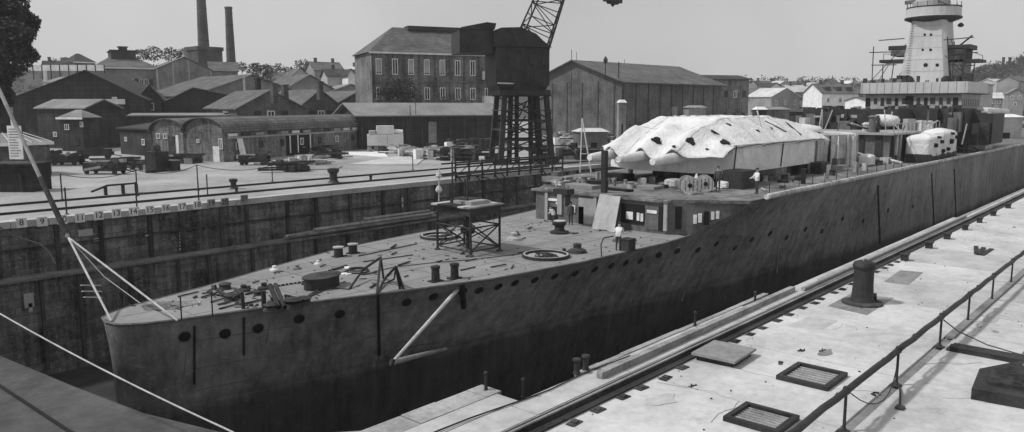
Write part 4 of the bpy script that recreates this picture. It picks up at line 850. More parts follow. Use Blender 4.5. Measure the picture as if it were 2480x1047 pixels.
# ============================================================ BUILDINGS
WM = {}
def window(par, w_, h_, loc, rz, white=True, key=None):
    k = (round(w_, 2), round(h_, 2), white)
    if k not in WM:
        f = MB(); t_ = max(.08, w_ * .12); a_, b_ = w_ / 2, h_ / 2
        f.box(-a_, a_, -.1, 0, b_ - t_, b_).box(-a_, a_, -.1, 0, -b_, -b_ + t_).box(-a_, -a_ + t_, -.1, 0, -b_ + t_, b_ - t_).box(a_ - t_, a_, -.1, 0, -b_ + t_, b_ - t_).box(-t_ * .4, t_ * .4, -.09, 0, -b_ + t_, b_ - t_)
        g = MB().box(-a_ + t_, a_ - t_, -.05, -.01, -b_ + t_, b_ - t_)
        WM[k] = (f.mesh('window', M['white' if white else 'rust']), g.mesh('pane', M['glass']))
    o = link('window', WM[k][0], par, loc, rz); link('pane', WM[k][1], o); return o
def building(name, label, cat, A, B, depth, yE, yR, wm, rm, roof='gx', z0=-8.0, wins=(), ax=.5, oh=.4, dz=0):
    """front wall from photo column/distance A to B, 'depth' metres deep; yE eave row at A, yR ridge row."""
    a_ = dp(A[0], 254, A[1]); b_ = dp(B[0], 254, B[1]); W = (b_ - a_).to_2d().length; ang = atan2(b_.y - a_.y, b_.x - a_.x)
    zE = dp(A[0], yE, A[1]).z - z0; Dr = (A[1] + B[1]) / 2 + (depth * .5 if roof in ('gx', 'hip') else 0); zR = dp((A[0] + B[0]) / 2, yR, Dr).z - z0
    t = thing(name, label, cat, (a_.x, a_.y, z0), ang)
    if roof == 'gy': wl = MB().extr([(0, 0, 0), (W, 0, 0), (W, 0, zE), (W * ax, 0, zR - .12), (0, 0, zE)], (0, depth, 0))
    elif roof == 'gx': wl = MB().extr([(0, 0, 0), (0, depth, 0), (0, depth, zE), (0, depth / 2, zR - .12), (0, 0, zE)], (W, 0, 0))
    elif roof == 'barrel': wl = MB().extr([(W * .5 + W * .48 * cos(k), 0, max(0, zE + (zR - zE) * sin(k)) ) for k in [pi * i / 10 for i in range(11)]] + [(.02 * W, 0, 0), (.98 * W, 0, 0)], (0, depth, 0))
    else: wl = MB().box(0, W, 0, depth, 0, zE)
    wall = part('wall', wl, wm, t); th = .22; r = MB()
    if roof == 'gy':
        for (p_, q_) in (((-oh, zE - oh * (zR - zE) / (W * ax)), (W * ax, zR)), ((W * ax, zR), (W + oh, zE - oh * (zR - zE) / (W * (1 - ax))))):
            r.extr([(p_[0], -oh, p_[1]), (q_[0], -oh, q_[1]), (q_[0], -oh, q_[1] + th), (p_[0], -oh, p_[1] + th)], (0, depth + 2 * oh, 0))
    elif roof == 'gx':
        s_ = oh * (zR - zE) / (depth / 2)
        for (p_, q_) in (((-oh, zE - s_), (depth / 2, zR)), ((depth / 2, zR), (depth + oh, zE - s_))):
            r.extr([(-oh, p_[0], p_[1]), (-oh, q_[0], q_[1]), (-oh, q_[0], q_[1] + th), (-oh, p_[0], p_[1] + th)], (W + 2 * oh, 0, 0))
    elif roof == 'hip':
        i_ = min(W, depth) * .42; b0 = [(-oh, -oh, zE), (W + oh, -oh, zE), (W + oh, depth + oh, zE), (-oh, depth + oh, zE)]
        r.add(b0 + [(i_, depth / 2, zR), (W - i_, depth / 2, zR)], [(3, 2, 1, 0), (0, 1, 5, 4), (1, 2, 5), (2, 3, 4, 5), (3, 0, 4)])
        part('eaves_board', MB().box(-oh - .03, W + oh + .03, -oh - .08, -oh - .02, zE - .3, zE + .03), 'white', t)
    elif roof == 'barrel':
        P_ = [(W * .5 + (W * .5 + oh) * cos(k), zE + (zR - zE) * sin(k)) for k in [pi * i / 14 for i in range(15)]]
        for u_, v_ in zip(P_, P_[1:]): r.extr([(u_[0], -oh, u_[1]), (v_[0], -oh, v_[1]), (v_[0], -oh, v_[1] + .15), (u_[0], -oh, u_[1] + .15)], (0, depth + 2 * oh, 0))
    else: r.box(-oh, W + oh, -oh, depth + oh, zE, zE + .3)
    rf = part('roof', r, rm, t)
    for wv in wins:
        f_, u_, z_, ww, hh = wv[:5]; wh = wv[5] if len(wv) > 5 else True
        if f_ == 'f': window(t, ww, hh, (u_ * W, -.02, z_ * zE), 0, wh)
        elif f_ == 'l': window(t, ww, hh, (-.02, u_ * depth, z_ * zE), -pi / 2, wh)
        elif f_ == 'r': window(t, ww, hh, (W + .02, u_ * depth, z_ * zE), pi / 2, wh)
        elif f_ == 'd': part('door', MB().box(u_ * W - ww / 2, u_ * W + ww / 2, -.06, .0, 0.02, hh), 'wood_d' if wh else 'white', t)
    t['dims'] = (W, depth, zE, zR); del t['dims']
    return t, W, zE, zR, rf
def chimney(rf, W, zR, xs_, depth, m='chim', s=.6, h_=1.6):
    for x_ in xs_: part('chimney', MB().box(x_ * W - s / 2, x_ * W + s / 2, depth / 2 - s / 2, depth / 2 + s / 2, zR - .8, zR + h_).box(x_ * W - s * .6, x_ * W + s * .6, depth / 2 - s * .6, depth / 2 + s * .6, zR + h_, zR + h_ + .15), m, rf)
# left: dark gabled sheds and huts
t, W, zE, zR, rf = building('boat_shed', 'large tarred gabled shed with a white sign on the gable at left', 'shed', (30, 165), (352, 172), 45, 240, 172, 'tarred', 'roof_d', 'gy', ax=.56, oh=.8)
part('sign_board', MB().box(W * .68, W * .85, -.9, -.8, zE * .88, zE * 1.0), 'white', t); part('sign_crest', MB().box(W * .75, W * .79, -.9, -.8, zE * 1.005, zE * 1.05), 'white', t)
for u_ in (.1, .3, .5, .9): part('shed_door', MB().box(W * u_, W * u_ + 2.6, -.08, .0, 0, 4.5), 'rust', t)
for k in range(12): part('cladding_batten', MB().box(W * k / 12 + .1, W * k / 12 + .2, -.07, .0, .1, zE * .95), 'wood_d', t)
t, W, zE, zR, rf = building('shed', 'small hut with a bright single-pitch roof before the dark boat shed', 'hut', (88, 146), (205, 142), 8, 262, 243, 'tarred', 'roof_l', 'gx', wins=[('f', .35, .35, .9, .9)])
t, W, zE, zR, rf = building('gate_hut', 'small hut with a pale hipped roof and two white windows', 'hut', (142, 136), (196, 135), 4, 285, 266, 'tarred', 'roof_l', 'hip', wins=[('f', .3, .72, .9, 1.0), ('f', .97, .8, .6, .9), ('f', .7, .3, .9, 1.2, False)])
t, W, zE, zR, rf = building('watch_hut', 'dark hut with a pale hipped roof behind the sign board at far left', 'hut', (-60, 84), (112, 90), 6, 350, 322, 'brick', 'roof_l', 'hip', oh=.3)
for k in range(7): part('roof_batten', MB().bar((W * .1 + k * 1.1, -.4, zE + .05), (W * .35 + k * .55, 3.0, zR + .05), .06), 'white', rf)
solo('dark_lean_to', MB().box(0, 4.2, 0, 3, 0, 2.5).box(-.2, 4.4, -.3, 3.2, 2.5, 2.65), 'tarred', 'low black lean-to at the far left edge of the yard', 'shed', (gp(-30, 466).x, gp(-30, 466).y, -8), atan2(RT.y, RT.x))
t = thing('sign_board', 'white notice board with rows of illegible writing at far left', 'notice board', dp(37, 345, 76))
t.rotation_euler = (0, 0, atan2(RT.y, RT.x) - .12)
part('board', MB().box(-.74, .74, -.03, .03, -1.65, 1.6), 'white', t)
for k in range(11): part('text_line', MB().box(-.6, -.6 + R(.6, 1.15), -.045, -.03, 1.25 - k * .26, 1.31 - k * .26), 'ink', t)
for s_ in (-.5, .5): part('post', MB().box(s_ - .05, s_ + .05, .03, .12, -8 - dp(37, 345, 76).z, 1.3), 'wood_d', t)
for (px, y1, y0, lb) in [(57, 466, 428, 'left black post under the watch hut'), (82, 455, 428, 'right slanting black post under the watch hut')]:
    p = gp(px, y1); solo('short_post', MB().bar((0, 0, 0), (-.2, 0, 1.7), .2), 'iron', lb, 'post', (p.x, p.y, -8))
# barrel roofed sheds
t, W, zE, zR, rf = building('barrel_shed', 'front brick workshop with a curved dark roof and open door', 'workshop', (443, 112), (537, 109.5), 46, 320, 286, 'brick_l', 'roof_m', 'barrel', wins=[('d', .8, 0, 1.1, 2.2, False), ('f', .93, .62, .6, 1.5), ('f', .35, .7, .5, .5)])
# side wall of the same shed runs to the right: local x = W face
for k in range(8): window(t, .9, 1.1, (W * .98 + .02, 3 + k * 5.0, zE * .52), pi / 2, k in (0, 3, 5))
part('pale_fascia', MB().box(W * .98 + .02, W * .98 + .1, .8, 44, zE * .78, zE * .84), 'lsteel', t)
for k in range(15): part('skylight_strip', MB().box(W * .985, W * .985 + .12, 1 + k * 2.9, 2.9 + k * 2.9, zE * .86, zE * .96), random.choice(['white', 'lsteel', 'glass', 'lsteel']), t)
part('doorway', MB().box(W * .98, W * .98 + .08, 14, 20, 0, 3.4), 'black', t)
for y_ in (14.8, 16.8, 20.1): part('white_jamb', MB().box(W * .98 + .05, W * .98 + .16, y_, y_ + .22, .4, 3.2), 'white', t)
part('leaning_board', MB().hexa([(W + .7, 2.6, 0), (W + .75, 2.6, 0), (W + .75, 3.9, 0), (W + .7, 3.9, 0)], [(W + .1, 2.6, 3.2), (W + .15, 2.6, 3.2), (W + .15, 3.7, 3.2), (W + .1, 3.7, 3.2)]), 'white', t)
t, W, zE, zR, rf = building('barrel_shed', 'rear brick workshop with curved roof and small paired window', 'workshop', (362, 121), (440, 119), 46, 325, 289, 'brick_l', 'roof_m', 'barrel', wins=[('f', .22, .92, .7, .8), ('f', .45, .92, .7, .8), ('d', .62, 0, 1.2, 3.2), ('d', .8, 0, .5, 3.4, False)])
t, W, zE, zR, rf = building('shed', 'low dark lean-to attached left of the curved roof workshops', 'shed', (285, 128), (362, 122), 12, 312, 300, 'tarred', 'roof_d', 'gx', wins=[('f', .75, .52, .9, 1.0), ('f', .2, .6, .7, .7)])
t, W, zE, zR, rf = building('long_shed', 'long dark flat shed behind the curved roof workshops', 'shed', (310, 160), (640, 168), 14, 282, 276, 'tarred', 'roof_l', 'gx')
for k in (.68, .74): part('skylight', MB().box(W * k, W * k + 2.6, 1.5, 4.0, zE + .6, zE + 1.0), 'white', rf)
# low long shed with the pale roof
t, W, zE, zR, rf = building('store_shed', 'long dark store shed with a wide pale roof left of the crane', 'shed', (868, 141), (1215, 155), 13, 279, 252, 'tarred', 'roof_l', 'gx', oh=1.0)
part('gable_foot_board', MB().box(-.1, -.02, .5, 12.5, .2, 2.5), 'wood_d', t)  # timber boarding along the foot of the left gable
for k in range(10): part('wall_post', MB().box(W * k / 10 + .4, W * k / 10 + .65, -.12, -.0, 0, zE * .96), 'wood_d', t)
part('pale_door', MB().box(W * .46, W * .515, -.25, -.13, 0, zE * .78), 'plaster_m', t)
part('vent_pipe', MB().tube((W * .37, -.5, 1.8), (W * .37, -.5, zR + .3), .06, n=6), 'iron', t)
# rows of gabled roofs in the middle
G = [('workshop', 'dark gabled workshop in the middle distance with a wide arched door', (572, 162), (735, 170), 26, 262, 219, .5, 'brick', 'roof_m'),
     ('workshop', 'dark gabled workshop second from left in the front roof row', (722, 176), (830, 182), 26, 262, 218, .48, 'brick', 'roof_m'),
     ('workshop', 'dark gabled workshop just left of the big brick building', (815, 190), (925, 196), 26, 250, 221, .5, 'brick', 'roof_m'),
     ('workshop', 'wide grey gabled workshop with a long sloping roof edge', (462, 200), (745, 225), 30, 232, 182, .5, 'plaster_m', 'roof_m'),
     ('workshop', 'small black gabled shed beside the large boat shed', (335, 178), (392, 180), 30, 238, 206, .5, 'tarred', 'roof_m'),
     ('workshop', 'grey roofed low shed behind the small black gable', (395, 190), (640, 196), 20, 248, 214, .3, 'tarred', 'roof_m'),
     ('workshop', 'grey gabled workshop behind the second roof row', (690, 226), (810, 236), 24, 216, 182, .5, 'plaster_m', 'roof_m'),
     ('workshop', 'small brick gable before the pale row houses', (800, 235), (900, 240), 20, 222, 205, .5, 'plaster_m', 'roof_l')]
for (nm, lb, A, B, dpt, yE, yR, ax, wm, rm) in G:
    t, W, zE, zR, rf = building(nm, lb, 'workshop', A, B, dpt, yE, yR, wm, rm, 'gy', ax=ax, oh=.6)
    part('verge_board', MB().extr([(-.6, -.68, zE - .35), (W * ax, -.68, zR + .1), (W * ax, -.68, zR + .3), (-.6, -.68, zE - .1)], (0, .06, 0)), 'plaster', t)
    for u_ in (.3, .5, .7): window(t, 1.6, 1.8, (u_ * W, -.02, zE * .8), 0, u_ == .5)
    part('arched_door', MB().extr([(W * .5 + 1.8 * cos(k), -.05, 2.6 + 1.6 * sin(k)) for k in [pi * i / 8 for i in range(9)]] + [(W * .5 - 1.8, -.05, 0.02), (W * .5 + 1.8, -.05, 0.02)], (0, .05, 0)), 'black', t)
for (px, D, y0, y1, m, nm) in [(597, 205, 222, 190, 'plaster_m', 'in front of the small tree'), (664, 160, 232, 205, 'chim', 'on the front roof row'), (775, 175, 226, 200, 'chim', 'right in the front roof row'), (625, 200, 215, 193, 'black', 'by the grey gable'), (690, 170, 224, 208, 'chim', 'between the front gables')]:
    p = dp(px, y0, D); z1 = dp(px, y1, D).z; solo('stack_vent', MB().box(-.55, .55, -.55, .55, -1.5, z1 - p.z).box(-.68, .68, -.68, .68, z1 - p.z, z1 - p.z + .25), m, 'square brick roof stack ' + nm, 'chimney', p)
# white gabled hall with the long windowed wing
t, W, zE, zR, rf = building('gable_hall', 'pale plastered hall with a blank gable before the tall chimneys', 'hall', (383, 228), (517, 236), 30, 168, 139, 'plaster_m', 'roof_m', 'gy', ax=.5, oh=.4)
part('verge_board', MB().extr([(-.5, -.5, zE), (W * .5, -.5, zR + .1), (W * .5, -.5, zR + .3), (-.5, -.5, zE + .25)], (0, .08, 0)), 'white', t)
for u_ in (.02, .3, .58, .98): part('pilaster', MB().box(W * u_ - .2, W * u_ + .2, -.12, 0, 0, zE + (zR - zE) * (1 - abs(u_ - .5) * 2) * .9), 'plaster', t)
t, W, zE, zR, rf = building('wing_hall', 'long low hall with a window row left of the pale gable', 'hall', (238, 222), (384, 230), 30, 163, 130, 'plaster_m', 'roof_m', 'hip', oh=1.0, wins=[('f', .08 + .082 * k, .78, 1.0, 2.0, k % 3 != 1) for k in range(11)])
part('sill_band', MB().box(W * .3, W, -.2, -.02, zE * .62, zE * .655), 'white', t)
part('roof_lantern', MB().box(W * .30, W * .72, 8, 20, zR - 3.0, zR + .2).box(W * .28, W * .74, 7.5, 20.5, zR + .2, zR + .5), 'roof_d', rf)
part('lantern_cap', MB().box(W * .46, W * .6, 12, 15, zR + .5, zR + 1.6).box(W * .44, W * .62, 11.6, 15.4, zR + 1.6, zR + 1.8), 'rust', rf)
t, W, zE, zR, rf = building('side_house', 'low pale house under the thinner chimney', 'house', (512, 240), (580, 243), 12, 172, 152, 'plaster_m', 'roof_m', 'gx', wins=[('f', .25, .8, 1.3, 2.0), ('f', .75, .8, 1.0, 1.6)])
t = thing('panel_fence', 'bright white panelled fence beyond the boat shed roof', 'fence', dp(60, 170, 215)); t.rotation_euler = (0, 0, atan2(RT.y, RT.x))
for k in range(9): part('fence_panel', MB().box(k * 2.42, k * 2.42 + 2.1, -.05, .05, -.2, 1.35), 'white', t); part('fence_post', MB().box(k * 2.42 + 2.14, k * 2.42 + 2.36, -.1, .1, -2.5, 1.5), 'rust', t)
solo('yard_roof', MB().hexa([(0, 0, 0), (14, 0, 0), (14, 8, 1.6), (0, 8, 1.6)], [(0, 0, .3), (14, 0, .3), (14, 8, 1.9), (0, 8, 1.9)]), 'roof_l', 'pale low roof between the boat shed and the white fence', 'roof', dp(100, 203, 190), atan2(RT.y, RT.x))
# chimneys
def stack(px, D, w0, w1, ybase, ytop, label, base=None):
    p = dp(px, 254, D); zb = dp(px, ybase, D).z; zt_ = dp(px, ytop, D).z; r0 = w0 / 2 * D / FPX; r1 = w1 / 2 * D / FPX
    t = thing('factory_chimney', label, 'chimney', (p.x, p.y, -8))
    part('shaft', MB().lathe([(r0 * 1.15, 0), (r0, zb + 8), (r1, zt_ + 8 - 1), (r1 * 1.12, zt_ + 8 - .6), (r1 * 1.12, zt_ + 8)], n=20), 'chim', t, smooth=False)
    for k in range(5): z_ = zb + 8 + (zt_ - zb) * (k + .5) / 5; rr = r0 + (r1 - r0) * (k + .5) / 5; part('iron_hoop', MB().lathe([(rr + .06, z_), (rr + .06, z_ + .2)], n=20), 'rust', t)
    if base: part('plinth', MB().box(-base, base, -base, base, zb + 1, zb + 8).box(-base * 1.08, base * 1.08, -base * 1.08, base * 1.08, zb + 7.2, zb + 8.4), 'chim', t)
stack(501, 262, 26, 18, 118, -75, 'taller factory chimney on a square brick plinth cut by the top edge', 4.2)
stack(565, 250, 22, 16, 165, 17, 'shorter plain factory chimney with its top in view')
# big brick building
wins = []
for r_ in range(3):
    for c_ in range(8):
        if r_ == 0: z_ = .24
        wins.append(('f', .055 + c_ * .127, (.26, .55, .845)[r_], 1.25, 2.6 if r_ < 2 else 3.3, r_ > 0 or c_ % 2 == 0))
t, W, zE, zR, rf = building('brick_office', 'three storey brick building with hipped slate roof behind the crane', 'building', (902, 165), (1196, 176), 16, 126, 70, 'brick_l', 'roof_m', 'hip', oh=.6, wins=wins)
for c_ in range(9): part('pilaster', MB().box(W * (.0 + c_ * .1235), W * (.0 + c_ * .1235) + .35, -.16, 0, 0, zE - .4), 'brick', t)
for z_ in (.36, .68): part('string_course', MB().box(0, W, -.2, -.0, zE * z_, zE * z_ + .25), 'brick_l', t)
for r_, c_ in ((2, 0), (2, 2), (2, 3), (2, 4)): 
    part('white_blind', MB().box(W * (.055 + c_ * .127) - .5, W * (.055 + c_ * .127) + .5, -.14, -.105, zE * .845 - 1.2, zE * .845 + 1.5), 'lsteel', t)
for k, (y0, y1) in enumerate([(172, 193), (233, 254)]): 
    z1 = dp(1175, y0, 172).z + 8; z0_ = dp(1175, y1, 172).z + 8; part('balcony', MB().box(W * .895, W * .99, -1.6, -.2, z0_, z1), 'white', t); part('balcony_slab', MB().box(W * .89, W * .995, -1.7, -.17, z0_ - .3, z0_ - .02), 'iron', t)
part('roof_ridge_platform', MB().box(W * .36, W * .94, 6.5, 9.5, zR - .6, zR + .35), 'roof_d', rf)
# big shed right of the crane
t, W, zE, zR, rf = building('timber_hall', 'wide dark hall with a low pitched roof right of the crane', 'hall', (1505, 190), (1747, 224), 30, 197, 158, 'brick', 'roof_m', 'gx', oh=1.2)
for k in range(9): part('wall_post', MB().box(W * k / 9 + .5, W * k / 9 + .8, -.2, -.0, 0, zE), 'wood_d', t)
for k, m_ in ((.45, 'plaster_m'), (.72, 'plaster_m'), (.62, 'brick_l')): part('wall_panel', MB().box(W * k, W * k + 3.2, -.12, -.0, 0.3, zE * .55), m_, t)
for k in range(6): part('gable_post', MB().box(-.15, 0, 2 + k * 5, 2.3 + k * 5, 0, zE), 'wood_d', t)
for (u_, h_) in ((.02, 2.2), (.45, 1.2)): part('roof_finial', MB().tube((W * u_, 15, zR), (W * u_, 15, zR + h_), .06, n=6), 'iron', rf)
p = dp(1466, 182, 188); solo('roof_vent', MB().lathe([(.12, 0), (.1, 2.6), (.5, 3.0), (.55, 3.6), (.1, 4.4)], n=10), 'iron', 'black pear shaped vent cap on a pipe over the wide hall', 'vent', p)
p = dp(1498, 190, 188); solo('roof_pipe', MB().tube((0, 0, 0), (0, 0, 3.8), .15, n=8), 'iron', 'thin black pipe right of the pear shaped vent', 'pipe', p)
t, W, zE, zR, rf = building('annex_building', 'dark two storey annex at the right end of the wide hall', 'building', (1722, 232), (1812, 236), 14, 192, 184, 'brick_l', 'roof_d', 'gx', oh=.8, wins=[('f', .15 + .24 * c_, z_, 1.2, 2.0, (c_ == 2 and z_ > .5)) for c_ in range(4) for z_ in (.3, .72)])
part('pale_wall_strip', MB().box(W * .02, W * .22, -.1, 0, zE * .02, zE * .55), 'plaster_m', t)
# pillar and kiosks before the hall
for (px, y0, y1, D, wpx, m, lb, cap) in [(1508, 245, 330, 150, 18, 'plaster_m', 'pale pillar with a white cap before the wide hall', 'white'), (1438, 315, 340, 125, 70, 'steel', 'small grey kiosk with a pale roof before the wide hall', 'roof_w'), (1845, 262, 320, 150, 26, 'iron', 'dark hut left of the ship bridge', 'white'), (1690, 258, 300, 195, 44, 'plaster_m', 'pale block hut standing before the annex', 'plaster_m'), (1880, 262, 300, 160, 70, 'brick_l', 'brick store behind the gun turret', 'roof_l'), (2010, 268, 300, 170, 120, 'tarred', 'long black shed behind the gun turret', 'roof_d'), (2440, 280, 330, 140, 90, 'concrete_b', 'pale low stack at the right edge behind the ship', 'white')]:
    p = dp(px, y0, D); hw = wpx / 2 * D / FPX; h_ = p.z + 8
    t = thing('kiosk', lb, 'hut', (p.x, p.y, -8), atan2(RT.y, RT.x) + .2); part('wall', MB().box(-hw, hw, 0, hw * 1.6, 0, h_ - .3), m, t); part('roof', MB().hexa([(-hw * 1.15, -.3, h_ - .3), (hw * 1.15, -.3, h_ - .3), (hw * 1.15, hw * 1.7, h_ - .3), (-hw * 1.15, hw * 1.7, h_ - .3)], [(-hw * .7, hw * .4, h_ + .25), (hw * .7, hw * .4, h_ + .25), (hw * .7, hw * .9, h_ + .25), (-hw * .7, hw * .9, h_ + .25)]), cap, t); part('door', MB().box(-hw * .2, hw * .25, -.06, 0, 0, h_ * .5), 'black', t)
# town houses
H_ = [((652, 300), (735, 306), 12, 202, 176, 'gx', 'plaster_m', 'roof_m', 3, 'dark roofed house behind the small tree'),
      ((700, 285), (762, 290), 12, 192, 166, 'gy', 'plaster', 'roof_m', 2, 'pale gabled house left of the white terrace'),
      ((765, 300), (835, 306), 12, 170, 152, 'gx', 'plaster_m', 'roof_m', 3, 'tall grey house with a mansard roof on the skyline'),
      ((795, 262), (905, 268), 12, 184, 170, 'gx', 'plaster', 'roof_d', 7, 'long pale row house left of the brick building'),
      ((845, 255), (862, 256), 8, 180, 168, 'gy', 'white', 'roof_d', 1, 'narrow white gabled bay on the pale row house'),
      ((850, 320), (905, 322), 12, 178, 162, 'gx', 'plaster', 'roof_w', 3, 'bright roofed house on the skyline left of the brick building'),
      ((1868, 330), (1935, 338), 14, 234, 214, 'gy', 'plaster_m', 'roof_w', 3, 'gabled town house with a bright roof left of the terrace'),
      ((1925, 345), (1985, 350), 14, 236, 208, 'gx', 'plaster', 'roof_w', 3, 'pale town house with a bright roof slope touching the terrace'),
      ((1990, 315), (2078, 320), 12, 226, 204, 'gx', 'white', 'roof_m', 3, 'white terrace house with three dark dormers'),
      ((2078, 325), (2125, 330), 12, 232, 212, 'gx', 'plaster', 'roof_m', 2, 'pale house between the terrace and the ship bridge'),
      ((2368, 330), (2402, 334), 10, 206, 200, 'flat', 'plaster', 'roof_d', 2, 'narrow pale block right of the ship bridge'),
      ((2098, 300), (2150, 305), 10, 244, 236, 'gx', 'white', 'roof_m', 3, 'low white house under the left bridge wing'),
      ((1812, 380), (1862, 390), 12, 222, 204, 'gx', 'plaster_m', 'roof_l', 2, 'grey hillside house right of the annex'),
      ((1845, 400), (1900, 410), 12, 216, 198, 'gx', 'plaster', 'roof_m', 2, 'small hillside house above the gabled town houses'),
      ((2410, 420), (2440, 425), 10, 200, 192, 'gx', 'plaster', 'roof_w', 2, 'tiny pale house on the dark hill at right'),
      ((2462, 400), (2500, 410), 10, 196, 186, 'gx', 'plaster_m', 'roof_m', 2, 'grey house on the dark hill at the right edge'),
      ((120, 300), (190, 306), 12, 168, 150, 'gx', 'plaster_m', 'roof_d', 2, 'dark roofed house behind the white fence'),
      ((188, 285), (238, 290), 14, 150, 131, 'hip', 'brick', 'roof_d', 2, 'dark domed block left of the hall with lantern')]
for (A, B, dpt, yE, yR, rt_, wm, rm, nw, lb) in H_:
    z0 = -8 if A[1] < 360 else -2
    wn = [('f', (c_ + .5) / nw, z_, 1.3, 1.9) for c_ in range(nw) for z_ in ((.78, .45) if A[1] > 250 else (.7,))]
    t, W, zE, zR, rf = building('town_house', lb, 'house', A, B, dpt, yE, yR, wm, rm, rt_, z0=z0, wins=wn, oh=.5)
    if rt_ == 'gx': chimney(rf, W, zR, (.2, .8), dpt, s=1.0, h_=1.5)
    if 'dormers' in lb:
        for u_ in (.2, .5, .8): part('dormer', MB().box(W * u_ - 1.2, W * u_ + 1.2, 1.0, 5, zE + .4, zE + 2.6), 'rust', rf)
random.seed(77)
for i in range(46):      # small houses spread over the far hillside, each its own thing
    px = R(1830, 2130) if i < 26 else (R(2405, 2480) if i < 30 else R(600, 900)); D = R(470, 560); p = dp(px, 254, D)
    zz = dp(px, R(200, 212) if px > 1500 else R(176, 190), D).z; s = R(4, 8); ang = atan2(RT.y, RT.x) + R(-.4, .4)
    t = thing('hill_house', 'tiny pale house scattered among the trees of the far hillside', 'house', (p.x, p.y, zz - 5), ang, 'tiny houses on the far hillside')
    part('wall', MB().extr([(-s / 2, 0, -3), (s / 2, 0, -3), (s / 2, 0, 4), (0, 0, 6.2), (-s / 2, 0, 4)], (0, 8, 0)), random.choice(['plaster', 'plaster_m', 'white']), t)
    part('roof', MB().extr([(-s / 2 - .3, -.3, 3.9), (0, -.3, 6.3), (s / 2 + .3, -.3, 3.9), (0, -.3, 6.7)], (0, 8.6, 0)), random.choice(['roof_m', 'roof_l', 'roof_d', 'roof_w']), t)
for (px, lb) in ((2428, 'left of two black chimneys on the dark hill'), (2443, 'right of two black chimneys on the dark hill')):
    p = dp(px, 172, 520); solo('hill_chimney', MB().lathe([(1.0, 0), (.8, 8), (1.0, 8.2), (1.0, 8.8)], n=10), 'iron', lb, 'chimney', p)
# ============================================================ HARBOUR CRANE
cr = thing('harbour_crane', 'tall black portal crane with machine house and lattice jib', 'crane', (gp(1262, 396).x, gp(1262, 396).y, -8), atan2(RT.y, RT.x) + .25)
D = gp(1262, 396).dot(HD); K = D / FPX
def cz(py): return (254 - py) * K + 8
def cxx(px): return (px - 1262) * K
zt1 = cz(232); zt0 = cz(398)
lx = (cxx(1200), cxx(1326)); 
for ix, x_ in enumerate(lx):
    for y_ in (-2.6, 3.0):
        part('portal_leg', MB().hexa([(x_ - .35, y_ - .35, 0.3), (x_ + .35, y_ - .35, .3), (x_ + .35, y_ + .35, .3), (x_ - .35, y_ + .35, .3)], [(x_ * .8 - .3, y_ * .8 - .3, zt1), (x_ * .8 + .3, y_ * .8 - .3, zt1), (x_ * .8 + .3, y_ * .8 + .3, zt1), (x_ * .8 - .3, y_ * .8 + .3, zt1)]), 'iron', cr)
        part('bogie', MB().box(x_ - .9, x_ + .9, y_ - .4, y_ + .4, .0, .9), 'iron', cr)
for y_ in (-2.6, 3.0):
    for (za, zb) in ((.9, 3.3), (3.3, 5.9), (5.9, zt1)):
        part('portal_brace', MB().bar((lx[0], y_, za), (lx[1] * .85, y_ * .9, zb), .16), 'iron', cr); part('portal_brace', MB().bar((lx[1], y_, za), (lx[0] * .85, y_ * .9, zb), .16), 'iron', cr)
        part('portal_tie', MB().bar((lx[0] * .95, y_, zb), (lx[1] * .95, y_, zb), .25), 'iron', cr)
for x_ in (cxx(1225), cxx(1248), cxx(1285), cxx(1303)): part('inner_column', MB().bar((x_, R(-2, 2), 0), (x_ * .8, R(-1, 1), zt1), .55), 'iron', cr)
for z_ in (2.0, 4.6, 7.2): part('landing', MB().box(lx[0], lx[1], -2.5, 2.9, z_, z_ + .12), 'rust', cr)
for k in range(10): x_ = lx[0] + (lx[1] - lx[0]) * R(0, 1); z_ = R(1, 8); part('ladder_rail', MB().bar((x_, R(-3, 3), z_), (x_ + R(-1, 1), R(-3, 3), z_ + 2.3), .12), 'iron', cr)
part('portal_deck', MB().box(cxx(1195), cxx(1318), -3.2, 3.4, zt1, zt1 + .7), 'iron', cr)
part('slewing_ring', MB().lathe([(3.4, zt1 + .7), (3.6, zt1 + 1.6)], n=20), 'iron', cr)
mh = part('machine_house', MB().box(cxx(1188), cxx(1316), -3, 4, cz(210), cz(122)), 'iron', cr)
part('machine_belly', MB().hexa([(cxx(1206), -2.4, cz(231)), (cxx(1303), -2.4, cz(231)), (cxx(1303), 3, cz(231)), (cxx(1206), 3, cz(231))], [(cxx(1192), -3, cz(210.3)), (cxx(1312), -3, cz(210.3)), (cxx(1312), 4, cz(210.3)), (cxx(1192), 4, cz(210.3))]), 'iron', mh)
part('machine_roof', MB().extr([(cxx(1184), -3.3, cz(122)), (cxx(1320), -3.3, cz(122)), (cxx(1300), -3.3, cz(108)), (cxx(1282), -3.3, cz(92)), (cxx(1246), -3.3, cz(78)), (cxx(1200), -3.3, cz(80)), (cxx(1184), -3.3, cz(86))], (0, 7.6, 0)), 'iron', mh)
part('counterweight_house', MB().box(cxx(1105), cxx(1184) - .02, -2.6, 3.6, cz(136), cz(84)), 'iron', mh)
part('counterweight_roof', MB().extr([(cxx(1103), -2.8, cz(84)), (cxx(1186), -2.8, cz(84)), (cxx(1190), -2.8, cz(70)), (cxx(1168), -2.8, cz(68)), (cxx(1110), -2.8, cz(80))], (0, 6.6, 0)), 'roof_d', mh)
for (px, py) in [(1240, 148), (1275, 150), (1306, 152), (1218, 104), (1243, 110)]: window(mh, .8, 1.3, (cxx(px), -3.03 - (.3 if py < 122 else 0), cz(py)), 0, False)
for k in range(6): part('house_rivet_strip', MB().box(cxx(1192) + k * 1.25, cxx(1192) + k * 1.25 + .1, -3.06, -3, cz(210), cz(122)), 'rust', mh)
